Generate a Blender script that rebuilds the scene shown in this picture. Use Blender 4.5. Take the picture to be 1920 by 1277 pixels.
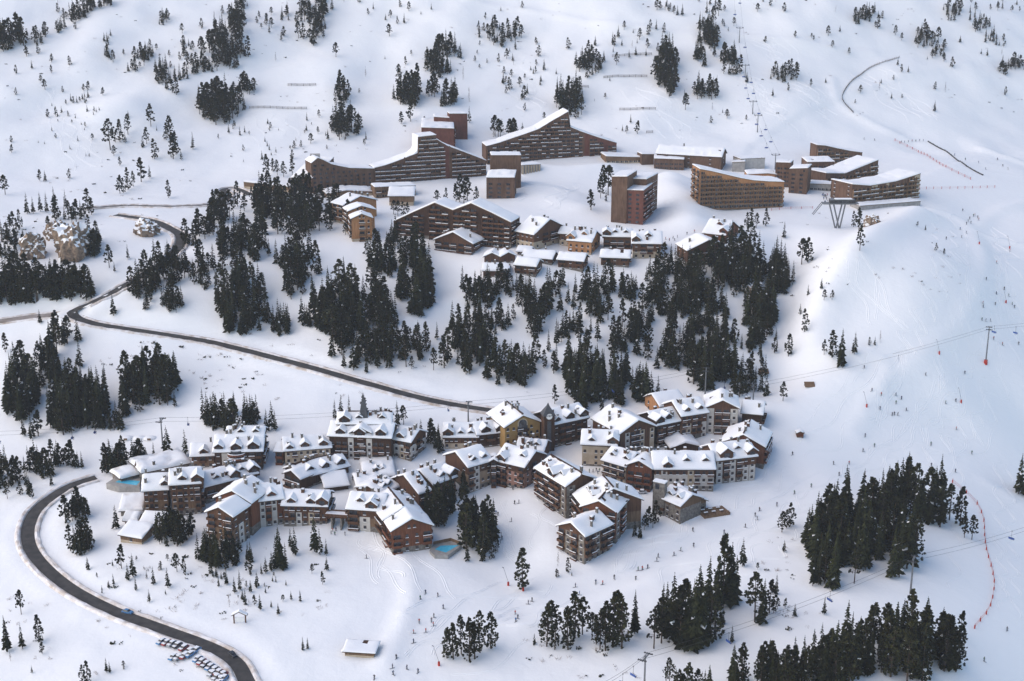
import bpy, bmesh, math, random
import numpy as np
from mathutils import Vector, Matrix, noise as mnoise

# ------------------------------------------------------------------ camera, sky, sun, exposure
for o in list(bpy.data.objects):
    bpy.data.objects.remove(o)
scene = bpy.context.scene
COL = scene.collection
FPX = 2637.0                      # focal length in pixels of a 1920 px wide picture
PITCH = math.radians(17.0)
cam_d = bpy.data.cameras.new('camera')
cam_d.sensor_width = 36.0
cam_d.lens = FPX / 1920.0 * 36.0
cam_d.clip_start = 1.0
cam_d.clip_end = 20000.0
cam = bpy.data.objects.new('camera', cam_d)
cam.rotation_euler = (math.pi / 2 - PITCH, 0, 0)
COL.objects.link(cam)
scene.camera = cam

SUN_ELEV = math.radians(30.0)
SUN_AZ = math.radians(-98.0)     # compass-like angle from +Y: light comes from the left and a little from behind the camera
world = bpy.data.worlds.new('World')
scene.world = world
world.use_nodes = True
wn = world.node_tree.nodes
wl = world.node_tree.links
bg = wn['Background']
sky = wn.new('ShaderNodeTexSky')
sky.sky_type = 'NISHITA'
sky.sun_disc = False
sky.sun_elevation = SUN_ELEV
sky.sun_rotation = SUN_AZ
sky.altitude = 2000.0
sky.air_density = 1.0
sky.dust_density = 1.0
wl.new(sky.outputs['Color'], bg.inputs['Color'])
bg.inputs['Strength'].default_value = 0.10
sun_d = bpy.data.lights.new('sun', 'SUN')
sun_d.energy = 1.5
sun_d.angle = math.radians(95.0)
sun_d.color = (1.0, 0.82, 0.66)
sun = bpy.data.objects.new('sun', sun_d)
sdir = Vector((math.sin(SUN_AZ) * math.cos(SUN_ELEV), math.cos(SUN_AZ) * math.cos(SUN_ELEV), math.sin(SUN_ELEV)))
sun.rotation_euler = (-sdir).to_track_quat('-Z', 'Y').to_euler()
COL.objects.link(sun)
scene.view_settings.view_transform = 'Standard'
scene.view_settings.look = 'None'
scene.view_settings.gamma = 1.0
scene.view_settings.exposure = 1.30
scene.view_settings.use_curve_mapping = False

# ------------------------------------------------------------------ materials
MATS = {}
def nodes_of(name, rough=0.7, spec=0.3):
    m = bpy.data.materials.new(name)
    m.use_nodes = True
    nt = m.node_tree
    b = nt.nodes['Principled BSDF']
    b.inputs['Roughness'].default_value = rough
    b.inputs['Specular IOR Level'].default_value = spec
    MATS[name] = m
    return m, nt, b

def ramp(nt, fac, stops):
    r = nt.nodes.new('ShaderNodeValToRGB')
    e = r.color_ramp.elements
    e[0].position, e[0].color = stops[0][0], (*stops[0][1], 1)
    e[1].position, e[1].color = stops[-1][0], (*stops[-1][1], 1)
    for p, c in stops[1:-1]:
        n = e.new(p)
        n.color = (*c, 1)
    nt.links.new(fac, r.inputs['Fac'])
    return r.outputs['Color']

def tex_noise(nt, scale, detail=4, rough=0.55, coord='Object', stretch=None):
    tc = nt.nodes.new('ShaderNodeTexCoord')
    v = tc.outputs[coord]
    if stretch:
        mp = nt.nodes.new('ShaderNodeMapping')
        mp.inputs['Scale'].default_value = stretch
        nt.links.new(v, mp.inputs['Vector'])
        v = mp.outputs['Vector']
    n = nt.nodes.new('ShaderNodeTexNoise')
    n.inputs['Scale'].default_value = scale
    n.inputs['Detail'].default_value = detail
    n.inputs['Roughness'].default_value = rough
    nt.links.new(v, n.inputs['Vector'])
    return n.outputs['Fac']

def bump(nt, b, fac, strength, dist):
    k = nt.nodes.new('ShaderNodeBump')
    k.inputs['Strength'].default_value = strength
    k.inputs['Distance'].default_value = dist
    nt.links.new(fac, k.inputs['Height'])
    nt.links.new(k.outputs['Normal'], b.inputs['Normal'])

def mat_noise(name, c0, c1, scale, rough=0.8, stretch=None, bumps=0.0, bdist=0.05, spec=0.25, lo=0.35, hi=0.65):
    m, nt, b = nodes_of(name, rough, spec)
    f = tex_noise(nt, scale, stretch=stretch)
    nt.links.new(ramp(nt, f, [(lo, c0), (hi, c1)]), b.inputs['Base Color'])
    if bumps:
        bump(nt, b, f, bumps, bdist)
    return m

def wood_mat(name, c0, c1, plank=3.2):
    """vertical boards: a stepped random tone per board plus grain"""
    m, nt, b = nodes_of(name, 0.85, 0.2)
    tc = nt.nodes.new('ShaderNodeTexCoord')
    mp = nt.nodes.new('ShaderNodeMapping')
    mp.inputs['Scale'].default_value = (plank, plank, 0.25)
    nt.links.new(tc.outputs['Object'], mp.inputs['Vector'])
    n = nt.nodes.new('ShaderNodeTexNoise')
    n.inputs['Scale'].default_value = 1.0
    n.inputs['Detail'].default_value = 3.0
    nt.links.new(mp.outputs['Vector'], n.inputs['Vector'])
    f2 = tex_noise(nt, 0.12, 3)
    mx = nt.nodes.new('ShaderNodeMath')
    mx.operation = 'MULTIPLY_ADD'
    mx.inputs[1].default_value = 0.6
    nt.links.new(n.outputs['Fac'], mx.inputs[0])
    ml = nt.nodes.new('ShaderNodeMath')
    ml.operation = 'MULTIPLY'
    ml.inputs[1].default_value = 0.4
    nt.links.new(f2, ml.inputs[0])
    nt.links.new(ml.outputs[0], mx.inputs[2])
    nt.links.new(ramp(nt, mx.outputs[0], [(0.36, c0), (0.62, c1)]), b.inputs['Base Color'])
    return m

# snow
def snow_mat(name, scale, strength, dist, tint=(0.88, 0.89, 0.87), dirt=None):
    m, nt, b = nodes_of(name, 0.65, 0.2)
    f = tex_noise(nt, scale, 6, 0.6)
    f2 = tex_noise(nt, scale * 0.07, 3, 0.5)
    t = tint
    col = ramp(nt, f2, [(0.3, (t[0] * 0.95, t[1] * 0.955, t[2] * 0.97)), (0.7, t)])
    nt.links.new(col, b.inputs['Base Color'])
    bump(nt, b, f, strength, dist)
    return m
snow_mat('snow_ground', 0.16, 0.45, 0.7)
snow_mat('snow_roof', 0.6, 0.35, 0.3, (0.885, 0.895, 0.88))
mat_noise('snow_dirty', (0.46, 0.38, 0.30), (0.80, 0.78, 0.76), 0.25, 0.8, bumps=0.5, bdist=0.4, lo=0.3, hi=0.62)
mat_noise('asphalt', (0.040, 0.038, 0.037), (0.075, 0.070, 0.064), 0.3, 0.9)
mat_noise('gravel_lot', (0.16, 0.13, 0.10), (0.45, 0.42, 0.40), 0.12, 0.9, lo=0.3, hi=0.75)
mat_noise('rock', (0.12, 0.085, 0.06), (0.34, 0.25, 0.175), 0.5, 0.9, bumps=0.8, bdist=0.6)
wood_mat('wood_dark', (0.028, 0.014, 0.008), (0.075, 0.038, 0.022))
wood_mat('wood_brown', (0.062, 0.03, 0.017), (0.135, 0.068, 0.038))
wood_mat('wood_red', (0.1, 0.036, 0.018), (0.19, 0.074, 0.038))
wood_mat('wood_orange', (0.27, 0.125, 0.050), (0.47, 0.24, 0.11))
wood_mat('wood_tan', (0.12, 0.072, 0.04), (0.23, 0.145, 0.085))
wood_mat('shingle_brown', (0.085, 0.048, 0.030), (0.165, 0.098, 0.064), 1.4)
wood_mat('panel_red', (0.110, 0.042, 0.030), (0.170, 0.068, 0.048), 0.8)
mat_noise('stone', (0.12, 0.105, 0.088), (0.25, 0.225, 0.19), 0.9, 0.9, bumps=0.4)
mat_noise('plaster_cream', (0.40, 0.32, 0.22), (0.50, 0.41, 0.30), 0.4, 0.9)
mat_noise('plaster_white', (0.46, 0.43, 0.38), (0.58, 0.54, 0.48), 0.4, 0.9)
mat_noise('plaster_yellow', (0.29, 0.175, 0.06), (0.37, 0.23, 0.085), 0.4, 0.9)
mat_noise('plaster_pink', (0.26, 0.14, 0.095), (0.34, 0.19, 0.14), 0.4, 0.9)
mat_noise('plaster_tan', (0.24, 0.17, 0.11), (0.33, 0.24, 0.16), 0.4, 0.9)
mat_noise('concrete', (0.27, 0.26, 0.24), (0.38, 0.36, 0.33), 0.5, 0.9)
mat_noise('slate', (0.045, 0.048, 0.052), (0.085, 0.088, 0.093), 1.5, 0.6)
mat_noise('steel', (0.10, 0.105, 0.11), (0.18, 0.185, 0.19), 1.2, 0.5, spec=0.5)
mat_noise('dark_metal', (0.02, 0.02, 0.022), (0.05, 0.05, 0.052), 1.0, 0.5, spec=0.5)
mat_noise('bark', (0.045, 0.032, 0.024), (0.10, 0.072, 0.052), 3.0, 0.9)
def needle_mat(name, c0, c1):
    m, nt, b = nodes_of(name, 0.9, 0.1)
    f = tex_noise(nt, 14.0, 3)
    col = ramp(nt, f, [(0.38, c0), (0.66, c1)])
    oi = nt.nodes.new('ShaderNodeObjectInfo')
    hs = nt.nodes.new('ShaderNodeHueSaturation')
    mr = nt.nodes.new('ShaderNodeMapRange')
    mr.inputs['To Min'].default_value = 0.6
    mr.inputs['To Max'].default_value = 1.6
    nt.links.new(oi.outputs['Random'], mr.inputs['Value'])
    nt.links.new(mr.outputs['Result'], hs.inputs['Value'])
    nt.links.new(col, hs.inputs['Color'])
    nt.links.new(hs.outputs['Color'], b.inputs['Base Color'])
needle_mat('needles_spruce', (0.010, 0.012, 0.005), (0.042, 0.046, 0.018))
needle_mat('needles_pine', (0.012, 0.013, 0.006), (0.050, 0.051, 0.022))
mat_noise('twigs', (0.10, 0.065, 0.045), (0.20, 0.14, 0.10), 2.0, 0.9)
mat_noise('pad_red', (0.38, 0.035, 0.025), (0.48, 0.06, 0.04), 1.0, 0.7)
mat_noise('net_red', (0.42, 0.10, 0.07), (0.52, 0.16, 0.11), 1.0, 0.8)
mat_noise('water_pool', (0.06, 0.46, 0.66), (0.12, 0.56, 0.74), 0.5, 0.08, spec=0.5)
mat_noise('clock_white', (0.76, 0.75, 0.72), (0.82, 0.81, 0.78), 1.0, 0.6)
for nm, c in (('paint_blue', (0.08, 0.22, 0.42)), ('paint_dark', (0.03, 0.032, 0.038)), ('paint_white', (0.62, 0.63, 0.65)),
              ('paint_silver', (0.32, 0.33, 0.35)), ('paint_red', (0.30, 0.03, 0.03)), ('paint_yellow', (0.65, 0.42, 0.05)), ('chair_blue', (0.03, 0.08, 0.28))):
    mat_noise(nm, tuple(x * 0.92 for x in c), c, 2.0, 0.35, spec=0.5)
for nm, c in (('cloth_black', (0.02, 0.02, 0.025)), ('cloth_navy', (0.02, 0.035, 0.09)), ('cloth_red', (0.38, 0.05, 0.035)),
              ('cloth_blue', (0.05, 0.16, 0.38)), ('cloth_grey', (0.14, 0.14, 0.15)), ('cloth_green', (0.06, 0.16, 0.09)), ('skin', (0.42, 0.26, 0.19))):
    mat_noise(nm, tuple(x * 0.85 for x in c), c, 6.0, 0.85)
def glass_mat():
    m, nt, b = nodes_of('glass', 0.12, 0.6)
    f = tex_noise(nt, 0.5, 2)
    nt.links.new(ramp(nt, f, [(0.4, (0.012, 0.014, 0.018)), (0.65, (0.07, 0.075, 0.085))]), b.inputs['Base Color'])
glass_mat()

# ------------------------------------------------------------------ mesh builder
class MB:
    def __init__(self):
        self.v, self.f, self.m, self.mats = [], [], [], []
    def mi(self, mat):
        if mat not in self.mats:
            self.mats.append(mat)
        return self.mats.index(mat)
    def poly(self, pts, mat):
        n = len(self.v)
        self.v += [tuple(p) for p in pts]
        self.f.append(tuple(range(n, n + len(pts))))
        self.m.append(self.mi(mat))
    def box(self, x0, x1, y0, y1, z0, z1, mat, skip=''):
        n = len(self.v)
        self.v += [(x0, y0, z0), (x1, y0, z0), (x1, y1, z0), (x0, y1, z0), (x0, y0, z1), (x1, y0, z1), (x1, y1, z1), (x0, y1, z1)]
        fs = {'b': (0, 3, 2, 1), 't': (4, 5, 6, 7), 'f': (0, 1, 5, 4), 'r': (1, 2, 6, 5), 'k': (2, 3, 7, 6), 'l': (3, 0, 4, 7)}
        i = self.mi(mat)
        for k, q in fs.items():
            if k not in skip:
                self.f.append(tuple(n + a for a in q))
                self.m.append(i)
    def bar(self, a, b, r, mat, n=5, r2=None):
        a, b = Vector(a), Vector(b)
        d = (b - a).normalized()
        s = d.orthogonal().normalized()
        t = d.cross(s)
        r2 = r if r2 is None else r2
        k = len(self.v)
        for p, q in ((a, r), (b, r2)):
            for i in range(n):
                w = 2 * math.pi * i / n
                self.v.append(tuple(p + (s * math.cos(w) + t * math.sin(w)) * q))
        mi = self.mi(mat)
        for i in range(n):
            j = (i + 1) % n
            self.f.append((k + i, k + j, k + n + j, k + n + i))
            self.m.append(mi)
        self.f.append(tuple(k + i for i in range(n))[::-1]); self.m.append(mi)
        self.f.append(tuple(k + n + i for i in range(n))); self.m.append(mi)
    def mesh(self, name, smooth=False):
        me = bpy.data.meshes.new(name)
        me.from_pydata(self.v, [], self.f)
        for mname in self.mats:
            me.materials.append(MATS[mname])
        me.polygons.foreach_set('material_index', self.m)
        if smooth:
            me.polygons.foreach_set('use_smooth', [True] * len(self.f))
        me.update()
        return me
    def build(self, name, parent=None, loc=(0, 0, 0), rz=0.0, smooth=False):
        return link(name, self.mesh(name, smooth), parent, loc, rz)

def link(name, me, parent=None, loc=(0, 0, 0), rz=0.0):
    o = bpy.data.objects.new(name, me)
    COL.objects.link(o)
    o.location = loc
    o.rotation_euler = (0, 0, rz)
    if parent is not None:
        o.parent = parent
    return o
def tag(o, label, cat, group=None, kind=None):
    o['label'] = label
    o['category'] = cat
    if group:
        o['group'] = group
    if kind:
        o['kind'] = kind
    return o
def empty(name, loc, label, cat, group=None, rz=0.0):
    o = link(name, None, None, loc, rz)
    o.empty_display_size = 0.5
    return tag(o, label, cat, group)
def copy_tree(o, parent=None):
    c = o.copy()
    COL.objects.link(c)
    c.parent = parent
    for ch in o.children:
        copy_tree(ch, c)
    return c

# ------------------------------------------------------------------ pixel rays and terrain
CP, SP = math.cos(PITCH), math.sin(PITCH)
def ray(px, py):
    x = (px - 960.0) / FPX
    y = -(py - 638.5) / FPX
    return np.array([x, SP * y + CP, CP * y - SP])
ROWS = [(1560, 6.4), (1400, 5.9), (1277, 5.5), (1150, 5.1), (1000, 4.6), (850, 4.12), (780, 3.95), (700, 3.75), (600, 3.55), (500, 3.4), (430, 3.15),
        (380, 2.95), (320, 2.72), (250, 2.56), (150, 2.4), (50, 2.26), (-60, 2.12), (-200, 1.98)]
COLX = [-350, 60, 400, 960, 1300, 1600, 1780, 1920, 2250]
MULT = {  # lateral relief: >1 nearer and higher, <1 farther and lower
    'low':  [0.95, 0.98, 1.0, 1.0, 1.01, 1.02, 1.005, 0.965, 0.88],
    'vil':  [0.95, 0.975, 1.0, 1.0, 1.0, 0.995, 0.965, 0.925, 0.83],
    'mid':  [0.98, 0.99, 1.0, 1.0, 1.0, 1.02, 1.01, 0.96, 0.86],
    'upv':  [1.03, 1.01, 1.0, 1.0, 1.0, 1.0, 0.98, 0.945, 0.87],
    'hill': [1.06, 1.03, 1.01, 1.0, 0.995, 0.975, 0.95, 0.925, 0.86]}
def mult_key(r):
    return 'low' if r > 1080 else 'vil' if r > 740 else 'mid' if r > 440 else 'upv' if r > 290 else 'hill'
cps = []
for r, s in ROWS:
    for cx, mu in zip(COLX, MULT[mult_key(r)]):
        cps.append(ray(cx, r) * (FPX / (s * mu)))
cps = np.array(cps)
def tps_fit(P, lam=4.0):
    n = len(P)
    xy = P[:, :2] / 100.0
    d = np.linalg.norm(xy[:, None] - xy[None], axis=2)
    K = np.where(d > 0, d * d * np.log(d + 1e-12), 0.0) + np.eye(n) * lam * 0.01
    A = np.zeros((n + 3, n + 3))
    A[:n, :n] = K
    A[:n, n] = 1
    A[:n, n + 1:] = xy
    A[n, :n] = 1
    A[n + 1:, :n] = xy.T
    w = np.linalg.solve(A, np.concatenate([P[:, 2], np.zeros(3)]))
    return xy, w
TXY, TW = tps_fit(cps)
def tps(X, Y):
    q = np.stack([X, Y], -1).reshape(-1, 2) / 100.0
    out = np.zeros(len(q))
    for i in range(0, len(q), 20000):
        c = q[i:i + 20000]
        d2 = ((c[:, None] - TXY[None]) ** 2).sum(2)
        k = np.where(d2 > 0, 0.5 * d2 * np.log(d2 + 1e-12), 0.0)
        out[i:i + 20000] = k @ TW[:-3] + TW[-3] + c @ TW[-2:]
    return out.reshape(X.shape)
def axis(lo, hi, step, outs_lo, outs_hi):
    core = np.arange(lo, hi + 0.01, step)
    return np.concatenate([np.array(outs_lo), core, np.array(outs_hi)])
GX = axis(-480, 480, 3.0, [-1000, -800, -640, -560, -515, -495], [495, 515, 560, 640, 800, 1000])
GY = axis(370, 1330, 3.0, [-300, -100, 60, 200, 290, 335, 355], [1345, 1375, 1430, 1520, 1700])
MX, MY = np.meshgrid(GX, GY)
cxm = np.clip(MX, -560, 560)
cym = np.clip(MY, 340, 1430)
GZ = tps(cxm, cym)
GZ += np.maximum(MY - 1430, 0) * 0.42 - np.maximum(340 - MY, 0) * 0.05 - np.minimum(np.maximum(np.abs(MX) - 560, 0), 500) * 0.02
def fbm(X, Y, sc, oc, seed):
    out = np.zeros(X.shape)
    fl = out.ravel()
    xs, ys = X.ravel(), Y.ravel()
    for i in range(len(fl)):
        fl[i] = mnoise.fractal(Vector((xs[i] / sc + seed, ys[i] / sc, seed * 1.7)), 0.9, 2.1, oc)
    return out
inner = (np.abs(MX) < 520) & (MY > 335) & (MY < 1400)
rel = fbm(np.where(inner, MX, 0), np.where(inner, MY, 0), 60.0, 4, 3.1)
# smoother where the pistes are groomed (right of the picture), rougher on the wild slopes
piste = 1.0 / (1.0 + np.exp(-(MX - (0.235 * MY - 30)) / 18.0)) * (MY < 1000)
GZ += np.where(inner, rel * (1.2 - 1.0 * piste), 0)
HILL = np.clip((MY - 985) / 60.0, 0, 1)
MIDS = np.clip((MY - 655) / 25.0, 0, 1) * np.clip((765 - MY) / 30.0, 0, 1)
GZ += np.where(inner, fbm(np.where(inner, MX, 0), np.where(inner, MY, 0), 110.0, 3, 9.4) * (HILL * 6.0 + MIDS * 3.0), 0)

def hz(x, y):
    ix = np.clip(np.searchsorted(GX, x) - 1, 0, len(GX) - 2)
    iy = np.clip(np.searchsorted(GY, y) - 1, 0, len(GY) - 2)
    tx = (x - GX[ix]) / (GX[ix + 1] - GX[ix])
    ty = (y - GY[iy]) / (GY[iy + 1] - GY[iy])
    return (GZ[iy, ix] * (1 - tx) * (1 - ty) + GZ[iy, ix + 1] * tx * (1 - ty) + GZ[iy + 1, ix] * (1 - tx) * ty + GZ[iy + 1, ix + 1] * tx * ty)
TS = np.arange(330.0, 1900.0, 1.5)
def at(px, py, h=0.0):
    """world point on the pixel's ray at height h above the ground"""
    d = ray(px, py)
    g = d[2] * TS - hz(d[0] * TS, d[1] * TS) - h
    k = np.nonzero((g[:-1] > 0) & (g[1:] <= 0))[0]
    if len(k) == 0:
        t = 900.0
    else:
        k = k[0]
        t = TS[k] + 1.5 * g[k] / (g[k] - g[k + 1])
    return Vector(d * t)
def on_plane_z(px, py, z):
    d = ray(px, py)
    return Vector(d * (z / d[2]))
def on_plane_v(px, py, o, n):
    """ray against the vertical plane through o with horizontal normal n"""
    d = ray(px, py)
    t = (o.x * n[0] + o.y * n[1]) / (d[0] * n[0] + d[1] * n[1])
    return Vector(d * t)
def ground(x, y):
    return float(hz(np.array(x), np.array(y)))
def pxm(p):
    """pixels per metre (1920 px picture) at world point p"""
    return FPX / (p.y * CP - p.z * SP)

def smooth_line(pts, step=3.0):
    """Catmull-Rom through world points, resampled"""
    P = [pts[0]] + list(pts) + [pts[-1]]
    out = []
    for i in range(1, len(P) - 2):
        a, b, c, d = P[i - 1], P[i], P[i + 1], P[i + 2]
        n = max(2, int((c - b).length / step))
        for k in range(n):
            t = k / n
            out.append(0.5 * ((2 * b) + (c - a) * t + (2 * a - 5 * b + 4 * c - d) * t * t + (3 * b - a - 3 * c + d) * t ** 3))
    out.append(P[-2])
    return out
def near_line(line, reach):
    """distance of inner grid points to a polyline, and the nearest point's z"""
    L = np.array([[p.x, p.y, p.z] for p in line])
    best = np.full(MX.shape, 1e9)
    zz = np.zeros(MX.shape)
    x0, x1, y0, y1 = L[:, 0].min() - reach, L[:, 0].max() + reach, L[:, 1].min() - reach, L[:, 1].max() + reach
    iy = np.nonzero((GY >= y0) & (GY <= y1))[0]
    ix = np.nonzero((GX >= x0) & (GX <= x1))[0]
    sub = np.ix_(iy, ix)
    d2 = (MX[sub][..., None] - L[:, 0]) ** 2 + (MY[sub][..., None] - L[:, 1]) ** 2
    k = d2.argmin(-1)
    best[sub] = np.sqrt(d2.min(-1))
    zz[sub] = L[k, 2]
    return best, zz

# roads: cut level into the slope
ROADS = {
    'side_road': ([(-60, 612), (0, 603), (60, 594), (110, 590), (138, 590)], 9.0),
    'village_road': ([(474, 1300), (462, 1277), (446, 1246), (418, 1224), (372, 1204), (300, 1178), (215, 1146), (140, 1108), (88, 1068), (58, 1030), (52, 995), (66, 960), (100, 930), (135, 910), (180, 893)], 5.4),
    'valley_road': ([(1010, 782), (932, 771), (860, 761), (770, 742), (660, 711), (540, 678), (400, 643), (300, 626), (220, 614), (165, 605), (138, 594), (140, 583), (166, 570), (205, 551), (250, 527), (300, 497), (335, 462), (338, 442), (318, 428), (282, 413), (215, 403)], 6.0),
    'upper_road': ([(150, 393), (185, 389), (240, 386), (330, 387), (400, 383), (428, 368), (418, 356), (440, 352), (470, 366)], 4.6)}
road_lines = {}
for k, (pp, w) in ROADS.items():
    ln = smooth_line([at(*p) for p in pp])
    zs = np.array([p.z for p in ln])
    ker = np.ones(9) / 9
    zs = np.convolve(np.pad(zs, 4, 'edge'), ker, 'valid')
    for p, z in zip(ln, zs):
        p.z = z
    road_lines[k] = (ln, w)
ROAD_D = np.full(MX.shape, 1e9)
for k, (ln, w) in road_lines.items():
    d, z = near_line(ln, 30)
    a = np.clip((d - w * 0.5 - 2.5) / 7.0, 0, 1)
    a = a * a * (3 - 2 * a)
    GZ = np.where(d < 25, (z - 0.25) * (1 - a) + GZ * a, GZ)
    ROAD_D = np.minimum(ROAD_D, d - w * 0.5)
# piste edges and wind ridges: low banks in the snow
BERMS = [([(985, 322), (1060, 326), (1135, 322)], 5.0, 13), ([(1000, 352), (1080, 372)], 2.5, 10), ([(1850, 395), (1885, 470), (1890, 560), (1855, 640), (1775, 715), (1700, 790), (1640, 860)], -4.5, 26), ([(1560, 300), (1680, 250), (1850, 215), (1960, 200)], -5.0, 45), ([(1480, 890), (1420, 950), (1300, 1010), (1150, 1085), (1000, 1130)], -2.0, 14),
         ([(1255, 345), (1290, 350)], 3.0, 9), ([(905, 935), (960, 990), (950, 1060)], -2.5, 18), ([(640, 985), (560, 1010)], 2.0, 8), ([(1720, 408), (1660, 440), (1610, 475), (1565, 530), (1530, 585), (1512, 645)], 7.0, 13), ([(1478, 440), (1468, 520), (1470, 600), (1478, 660), (1430, 700)], -9.0, 16), ([(820, 495), (845, 540), (830, 580)], -3.0, 20), ([(760, 610), (830, 585), (900, 545)], 3.0, 9),
         ([(1250, 345), (1275, 380), (1295, 425)], 7.0, 15), ([(945, 345), (1010, 368), (1090, 395)], 3.5, 14), ([(1150, 612), (1105, 650), (1060, 690)], 3.0, 14), ([(520, 560), (530, 600)], -3.5, 16), ([(990, 935), (1020, 985), (1035, 1030)], 3.0, 10), ([(220, 215), (330, 165), (480, 60)], 4.0, 22), ([(700, 150), (720, 90), (740, 20)], -4.0, 22), ([(1130, 120), (1180, 40)], 4.0, 25), ([(1500, 60), (1560, 20)], 3.5, 25), ([(60, 200), (200, 130), (300, 30)], -3.5, 24),
         ([(1745, 395), (1810, 420), (1842, 470), (1845, 520), (1815, 590), (1770, 640), (1690, 705), (1640, 745), (1615, 790), (1600, 810)], 1.6, 5),
         ([(1560, 662), (1640, 668), (1662, 690), (1652, 730)], 1.2, 4),
         ([(1840, 440), (1870, 450), (1925, 462)], 1.5, 4), ([(1838, 432), (1860, 405), (1925, 380)], 1.2, 5),
         ([(1850, 905), (1890, 930), (1940, 965)], 1.0, 3), ([(640, 975), (715, 1010), (765, 1070), (770, 1120), (752, 1180), (722, 1240)], 1.4, 4),
         ([(1470, 905), (1440, 940), (1400, 960), (1340, 985)], 1.0, 5), ([(1320, 990), (1250, 1020), (1170, 1062)], 1.2, 4),
         ([(880, 0), (1000, 22), (1150, 45), (1300, 65)], 1.5, 4), ([(1380, 65), (1500, 80), (1640, 100)], 1.5, 4), ([(1560, 150), (1575, 195), (1640, 235), (1700, 262)], 1.5, 4),
         ([(1840, 280), (1900, 300), (1960, 320)], 2.0, 4), ([(980, 1175), (1100, 1140), (1230, 1090)], 1.2, 4)]
for pp, hgt, wd in BERMS:
    d, z = near_line(smooth_line([at(*p) for p in pp]), 60)
    GZ = GZ + np.where(d < 60, hgt * np.exp(-(d / wd) ** 2), 0)

def terrain():
    ny, nx = MX.shape
    me = bpy.data.meshes.new('snow_ground')
    co = np.stack([MX, MY, GZ], -1).reshape(-1, 3)
    idx = np.arange(ny * nx).reshape(ny, nx)
    q = np.stack([idx[:-1, :-1], idx[:-1, 1:], idx[1:, 1:], idx[1:, :-1]], -1).reshape(-1, 4)
    me.vertices.add(len(co))
    me.vertices.foreach_set('co', co.ravel())
    me.loops.add(q.size)
    me.loops.foreach_set('vertex_index', q.ravel())
    me.polygons.add(len(q))
    me.polygons.foreach_set('loop_start', np.arange(0, q.size, 4))
    me.polygons.foreach_set('loop_total', np.full(len(q), 4))
    me.update()
    me.validate()
    me.polygons.foreach_set('use_smooth', np.ones(len(q), bool))
    me.materials.append(MATS['snow_ground'])
    o = link('snow_ground', me)
    o['kind'] = 'structure'
    o['label'] = 'snow covered mountainside with groomed pistes and open slopes'
terrain()

def tracks():
    """shallow pressed ski tracks: pairs of low ridges lying on the snow"""
    r = random.Random(21)
    mb = MB()
    runs = [((1420, 60), (1560, 230), 8), ((1300, 30), (1480, 260), 6), ((1620, 120), (1760, 240), 6), ((1850, 420), (1860, 640), 10), ((1880, 500), (1740, 760), 10), ((1800, 700), (1560, 900), 12), ((1700, 640), (1620, 800), 6),
            ((1560, 880), (1150, 1110), 12), ((1100, 1110), (760, 1230), 10), ((920, 930), (960, 1080), 7), ((640, 1000), (780, 1160), 6), ((1880, 820), (1890, 1200), 8), ((1640, 470), (1720, 620), 5), ((500, 180), (560, 290), 4), ((950, 110), (1000, 230), 4), ((60, 120), (180, 330), 4), ((1180, 150), (1290, 270), 5), ((1060, 330), (1000, 400), 4)]
    for (a, c, n) in runs:
        A_, C_ = at(*a), at(*c)
        d = C_ - A_
        L = math.hypot(d.x, d.y)
        sx, sy = -d.y / L, d.x / L
        for k in range(n):
            off, amp, wl, ph = r.gauss(0, 14), r.uniform(0.6, 5.0), r.uniform(18, 42), r.uniform(0, 6.28)
            t0, t1 = sorted((r.random(), r.random()))
            if t1 - t0 < 0.3:
                t0, t1 = 0.1, 0.9
            m = int((t1 - t0) * L / 1.5)
            P = []
            for i in range(m + 1):
                t = (t0 + (t1 - t0) * i / max(1, m)) * L
                q = off + amp * math.sin(t / wl * 6.28 + ph)
                P.append((A_.x + d.x / L * t + sx * q, A_.y + d.y / L * t + sy * q))
            for i in range(len(P) - 1):
                (x0, y0), (x1, y1) = P[i], P[i + 1]
                l = math.hypot(x1 - x0, y1 - y0) or 1
                nx, ny = -(y1 - y0) / l, (x1 - x0) / l
                def S(x, y, o, h):
                    X, Y = x + nx * o, y + ny * o
                    return (X, Y, ground(X, Y) + h)
                for o in (-0.45, 0.45):
                    mb.poly([S(x0, y0, o - 0.3, -0.03), S(x1, y1, o - 0.3, -0.03), S(x1, y1, o, 0.11), S(x0, y0, o, 0.11)], 'snow_ground')
                    mb.poly([S(x0, y0, o, 0.11), S(x1, y1, o, 0.11), S(x1, y1, o + 0.3, -0.03), S(x0, y0, o + 0.3, -0.03)], 'snow_ground')
    o = mb.build('ski_tracks')
    o['kind'] = 'stuff'
    o['label'] = 'winding ski tracks pressed into the pistes and slopes'
    o['category'] = 'tracks'
tracks()

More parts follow.
